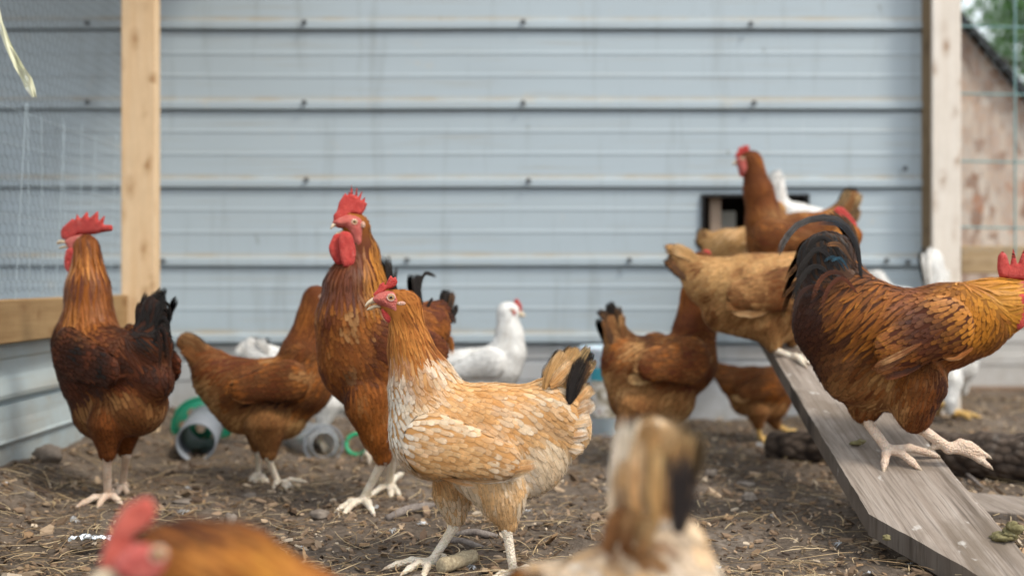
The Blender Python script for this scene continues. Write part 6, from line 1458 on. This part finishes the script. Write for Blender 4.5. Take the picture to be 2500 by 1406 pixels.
def build_props():
    # stick by the hen's foot
    m = pmat('stick_bark', [(.3, (.22,.17,.11)), (.55, (.38,.31,.20)), (.75, (.52,.45,.32))], attr=False, scale=260)
    A = ground_hit(1072, 1388, .012); B = ground_hit(1160, 1352, .016); B[1] = A[1]+.055; B[0] = xw(1160, B[1])
    V = []; nu, nl = 24, 60; U = B-A; L = np.linalg.norm(U); U /= L; S = np.cross(U, (0, 0, 1.)); S /= np.linalg.norm(S); W = np.cross(S, U)
    for i in range(nl+1):
        t = i/nl; e = min(1, (1-abs(2*t-1))*nl/5)
        for k in range(nu): an = 2*math.pi*k/nu; V.append(A+U*L*t+(S*math.cos(an)+W*math.sin(an))*.0105*math.sqrt(e)+np.array([0, 0, .002]))
    V = np.array(V); c = A+np.outer((V-A) @ U, U); V = c+(V-c)*(.86+.28*vnoise(V, .006)+.1*vnoise(V, .02))[:, None]
    F = np.array([(i*nu+k, i*nu+(k+1) % nu, (i+1)*nu+(k+1) % nu, (i+1)*nu+k) for i in range(nl) for k in range(nu)])
    tag(mesh_np('stick', V, F, m, origin=A), 'short rough stub of branch lying under the front foot of the buff hen', 'stick', 'sticks on the ground')
    m2 = pmat('grey_stick', [(.3, (.14,.115,.10)), (.7, (.27,.23,.20))], attr=False, scale=120)
    for (p, q, r, lab) in [((945,1265), (1062,1232), .0085, 'grey weathered stick behind the buff hen front leg'), ((1110,1306), (1215,1308), .006, 'thin dark twig behind the legs of the buff hen'), ((1080,1322), (1180,1335), .005, 'brown twig just above the rough stub'), ((2310,1128), (2400,1190), .004, 'pale twig beside the bark log')]:
        a = ground_hit(*p, .008); b = ground_hit(*q, .008); mid = (a+b)/2+np.array([0, 0, .006]); mb = MB(); mb.tube([a, a*.7+b*.3+np.array([0,.004,.004]), mid, a*.25+b*.75+np.array([0,-.005,.003]), b], [r*.7, r, r*.9, r, r*.5], 8); o = mb.build('stick', m2, None, smooth=True); tag(o, lab, 'stick', 'sticks on the ground')
    # foil scrap
    mf = newmat('foil', .22, .6, (.75,.76,.76), .9)[0]; c = ground_hit(222, 1330, .01); n = 26; V = []; F = []
    for i in range(n):
        for j in range(10):
            u = i/(n-1)-.5; v = j/9-.5; V.append(c+np.array([u*.068, v*.034*(1-1.2*abs(u)), .008+.012*(vnoise(np.array([[u*3, v*3, 1.]]), .35)[0]-.4)+.006*vnoise(np.array([[u*3, v*3, 5.]]), .12)[0]]))
    for i in range(n-1):
        for j in range(9): F.append((i*10+j, (i+1)*10+j, (i+1)*10+j+1, i*10+j+1))
    V = np.array(V); F = np.array(F); k = len(V)
    tag(mesh_np('foil_scrap', np.concatenate([V, V-[0, 0, .0006]]), np.concatenate([F, F[:, ::-1]+k]), mf, origin=c, smooth=False), 'crumpled scrap of silver foil left of the blurred red comb', 'foil')
    # grey pipe feeder with a green holed guard
    root = empty('pipe_feeder', (-.75, 2.75, 0), 'grey plastic pipe feeder with a green holed guard by the wall at left', 'feeder')
    d = 2.72; A = PX(478, 1080, d); d2 = 2.98; B = PX(503, 1032, d2); r = .0475; U = (B-A)/np.linalg.norm(B-A); mb = MB()
    S = np.cross(U, (0, 0, 1.)); S /= np.linalg.norm(S); W = np.cross(S, U); n = 40; V = []
    for (P_, rr) in ((A, r), (B, r), (B, r-.004), (A, r-.004)):
        for k in range(n): an = 2*math.pi*k/n; V.append(P_+rr*(S*math.cos(an)+W*math.sin(an)))
    F = [(q*n+k, q*n+(k+1) % n, ((q+1) % 4)*n+(k+1) % n, ((q+1) % 4)*n+k) for q in range(4) for k in range(n)]; mb.add(V, F)
    gp = newmat('grey_pipe', .55, .4, (.20,.22,.245))[0]; mb.build('pipe', gp, root, smooth=True)
    gr = newmat('green_plastic', .35, .5, (.008,.19,.11))[0]
    # guard: a domed disc pierced by round holes
    C = PX(492, 1040, 3.03); R = .075; N_ = -U*1.0; pts = []; outl = [(R*math.cos(a), R*math.sin(a)) for a in np.linspace(0, 2*math.pi, 61)[:-1]]
    holes = [(.045*math.cos(a), .045*math.sin(a)) for a in np.linspace(.3, .3+2*math.pi, 8)[:-1]]+[(0, 0)]
    st = .0035; gx, gy = np.meshgrid(np.arange(-R, R, st), np.arange(-R, R, st)); gx = gx.ravel(); gy = gy.ravel(); V = []; idx = {}
    P2 = []; F2 = []
    ring = [outl]+[[(hx+.0125*math.cos(a), hy+.0125*math.sin(a)) for a in np.linspace(0, 2*math.pi, 17)[:-1]] for hx, hy in holes]
    allp = []; fc = []; 
    for rg in ring: fc.append(list(range(len(allp), len(allp)+len(rg)))); allp += rg
    mk = (np.hypot(gx, gy) < R-.003)
    for hx, hy in holes: mk &= np.hypot(gx-hx, gy-hy) > .015
    allp += list(zip(gx[mk], gy[mk])); edges = [(a[i], a[(i+1) % len(a)]) for a in fc for i in range(len(a))]
    rr_ = geometry.delaunay_2d_cdt([Vector(p) for p in allp], edges, [], 0, 1e-6); v2 = np.array([tuple(v) for v in rr_[0]]); tri = np.array([f for f in rr_[2] if len(f) == 3]); ct = v2[tri].mean(1)
    ok = np.hypot(ct[:, 0], ct[:, 1]) < R
    for hx, hy in holes: ok &= np.hypot(ct[:, 0]-hx, ct[:, 1]-hy) > .0122
    tri = tri[ok]; rad = np.hypot(v2[:, 0], v2[:, 1]); dome = .03*(1-(rad/R)**2)
    P3 = C+np.outer(v2[:, 0], S)+np.outer(v2[:, 1], W)-np.outer(dome, U); P4 = P3+U*.003; k = len(v2)
    mesh_np('holed_guard', np.concatenate([P3, P4]), np.concatenate([tri, tri[:, ::-1]+k]), gr, root)
    mb = MB(); mb.tube([C+(S*math.cos(a)+W*math.sin(a))*R for a in np.linspace(0, 2*math.pi, 41)], .005, 8, False); mb.build('guard_rim', gr, root, smooth=True)
    # clear jar lying down and a green ring
    m, ns, ls, b = newmat('clear_plastic', .12, .5, (.75,.78,.80)); b.inputs['Transmission Weight'].default_value = .75; b.inputs['IOR'].default_value = 1.3; b.inputs['Alpha'].default_value = 1.0
    root = empty('waterer_jar', (xw(765, 2.75), 2.75, 0), 'cloudy clear plastic jar lying on its side in the shade behind the brown hen', 'jar')
    A = PX(790, 1085, 2.72); B = PX(735, 1070, 2.95); U = (B-A)/np.linalg.norm(B-A); L = np.linalg.norm(B-A); S = np.cross(U, (0, 0, 1.)); S /= np.linalg.norm(S); W = np.cross(S, U); V = []; prof = [(0, .030), (.004, .033), (.010, .042), (.03, .046), (.19, .047), (.205, .042), (.208, .02), (.208, .001)]; prof = prof+[(t-.002 if t > .1 else t, max(r-.0025, .0005)) for t, r in prof[::-1]]
    for (t, r) in prof:
        for k in range(n): an = 2*math.pi*k/n; V.append(A+U*t*L/.208+r*(S*math.cos(an)+W*math.sin(an)))
    q = len(prof); F = [(i*n+k, i*n+(k+1) % n, ((i+1) % q)*n+(k+1) % n, ((i+1) % q)*n+k) for i in range(q) for k in range(n)]; mb = MB(); mb.add(V, F); mb.build('jar_wall', m, root, smooth=True)
    mb = MB(); mb.tube([A+(S*math.cos(a)+W*math.sin(a))*.0465 for a in np.linspace(0, 2*math.pi, 33)], .0028, 8, False); mb.build('rim', gp, root, smooth=True)
    C = PX(872, 1084, 2.78); mb = MB(); mb.tube([C+np.array([math.cos(a)*.027, math.sin(a)*.010, math.sin(a)*.024]) for a in np.linspace(.6, 5.6, 30)], .0052, 8); o = mb.build('broken_ring', newmat('green_ring', .4, .5, (.02,.34,.15))[0], None, smooth=True); tag(o, 'broken green plastic ring on the dirt behind the centre rooster', 'ring')
    # pale bucket with a printed label behind the hens
    root = empty('feed_bucket', (xw(1480, 3.1), 3.1, 0), 'translucent pale blue feed bucket with a printed label behind the buff hen tail', 'bucket')
    c = np.array([xw(1476, 3.1), 3.12, 0.0]); prof = [(.0, .050), (.004, .054), (.225, .066), (.235, .070), (.245, .070), (.245, .064), (.235, .062), (.01, .049)]; V = []
    for (z, r) in prof:
        for k in range(n): an = 2*math.pi*k/n; V.append(c+np.array([r*math.cos(an), r*math.sin(an), z]))
    q = len(prof); F = [(i*n+k, i*n+(k+1) % n, (i+1)*n+(k+1) % n, (i+1)*n+k) for i in range(q-1) for k in range(n)]+[tuple(range(n))[::-1], tuple((q-1)*n+k for k in range(n))]; mb = MB(); mb.add(V, F)
    bm_, ns, ls, b = newmat('pale_blue_plastic', .35, .4, (.50,.62,.70)); b.inputs['Subsurface Weight'].default_value = .2; mb.build('bucket_wall', bm_, root, smooth=True)
    V = []; A_ = np.linspace(-2.25, -.95, 16)
    for z in (.055, .19):
        for a in A_: r = .0552+(z)*.053; V.append(c+np.array([r*math.cos(a), r*math.sin(a), z]))
    F = [(i, i+1, 16+i+1, 16+i) for i in range(15)]; V2 = [c+(np.array(v)-c)*[.985, .985, 1] for v in V]; F += [(32+i, 48+i, 48+i+1, 32+i+1) for i in range(15)]
    ml, ns, ls, b = newmat('printed_label', .5, .3); nz = noise(ns, ls, coords(ns, ls, (1,1,1)), 26, 3, .6); tc = coords(ns, ls); sz = ns.new('ShaderNodeSeparateXYZ'); ls.new(tc, sz.inputs[0])
    c1 = ramp(ns, ls, nz, [(.35, (.10,.09,.05)), (.48, (.45,.40,.32)), (.60, (.75,.74,.72)), (.7, (.25,.10,.07))]); c2 = mixc(ns, ls, math_(ns, ls, 'GREATER_THAN', sz.outputs[2], .155), c1, (.05,.30,.38)); ls.new(c2, b.inputs['Base Color'])
    mb = MB(); mb.add(V+V2, F); mb.build('label', ml, root, smooth=True)

def build_trees():
    mt = pmat('tree_bark', [(.3, (.10,.075,.055)), (.7, (.2,.16,.12))], attr=False, scale=20)
    m, ns, ls, b = newmat('leaves', .55, .3); a = ns.new('ShaderNodeAttribute'); a.attribute_name = 'col'; ls.new(a.outputs['Color'], b.inputs['Base Color'])
    out = ns['Material Output']; tr = ns.new('ShaderNodeBsdfTranslucent'); ls.new(a.outputs['Color'], tr.inputs[0]); mx = ns.new('ShaderNodeMixShader'); mx.inputs[0].default_value = .45; ls.new(b.outputs[0], mx.inputs[1]); ls.new(tr.outputs[0], mx.inputs[2]); ls.new(mx.outputs[0], out.inputs[0])
    for i, (x, y, h, rr, lab) in enumerate([(5.25, 11.0, 4.3, 1.35, 'bushy green tree behind the coop roof at the top right'), (7.6, 13.5, 4.6, 1.7, 'second green tree farther right beyond the coop roof'), (6.6, 17.5, 3.6, 1.6, 'low tree in the distance behind the nearer green tree')]):
        root = empty('tree', (x, y, 0), lab, 'tree', 'trees behind the coop')
        mb = MB(); mb.tube([(x, y, -.1), (x+.05, y, h*.4), (x-.03, y, h*.95)], [.16, .11, .03], 10)
        for k in range(10):
            a_ = k*2.4; z = h*(.3+.06*k); mb.tube([(x, y, z), (x+math.cos(a_)*rr*.4, y+math.sin(a_)*rr*.4, z+.2), (x+math.cos(a_)*rr*.75, y+math.sin(a_)*rr*.75, z+.25)], [.04, .025, .008], 6)
        mb.build('trunk', mt, root, smooth=True)
        nc = 150; cz = RS.uniform(.18, 1.0, nc); ca = RS.uniform(0, 2*math.pi, nc); cr_ = rr*(1.05-cz)**.6*RS.uniform(.3, 1.0, nc)
        cc = np.stack([x+np.cos(ca)*cr_, y+np.sin(ca)*cr_, cz*h], 1); nl = 16000; w = RS.randint(0, nc, nl); p = cc[w]+RS.normal(0, .16, (nl, 3))
        s = RS.uniform(.03, .06, nl); A = RS.normal(0, 1, (nl, 3)); A /= np.linalg.norm(A, axis=1)[:, None]; B = np.cross(A, RS.normal(0, 1, (nl, 3))); B /= np.linalg.norm(B, axis=1)[:, None]
        V = np.stack([p-A*s[:, None], p+B*s[:, None]*.55, p+A*s[:, None], p-B*s[:, None]*.55], 1).reshape(-1, 3); F = np.arange(nl*4).reshape(-1, 4)
        col = np.array([(.20,.36,.15)])*RS.uniform(.6, 1.5, (nc, 1))[w]+RS.uniform(0, .03, (nl, 1))*np.array([1, 1.2, .4])
        mesh_np('crown', V, F, m, root, smooth=False, attrs={'col': np.repeat(col, 4, 0)})
build_ground(); build_chips(); build_straw(); build_stones(); build_down()
build_wall(); build_left(); build_shade_roof(); build_right(); build_ramp(); build_props(); build_trees()
print('env', time.time()-T0)
build_birds()
print('total', time.time()-T0)
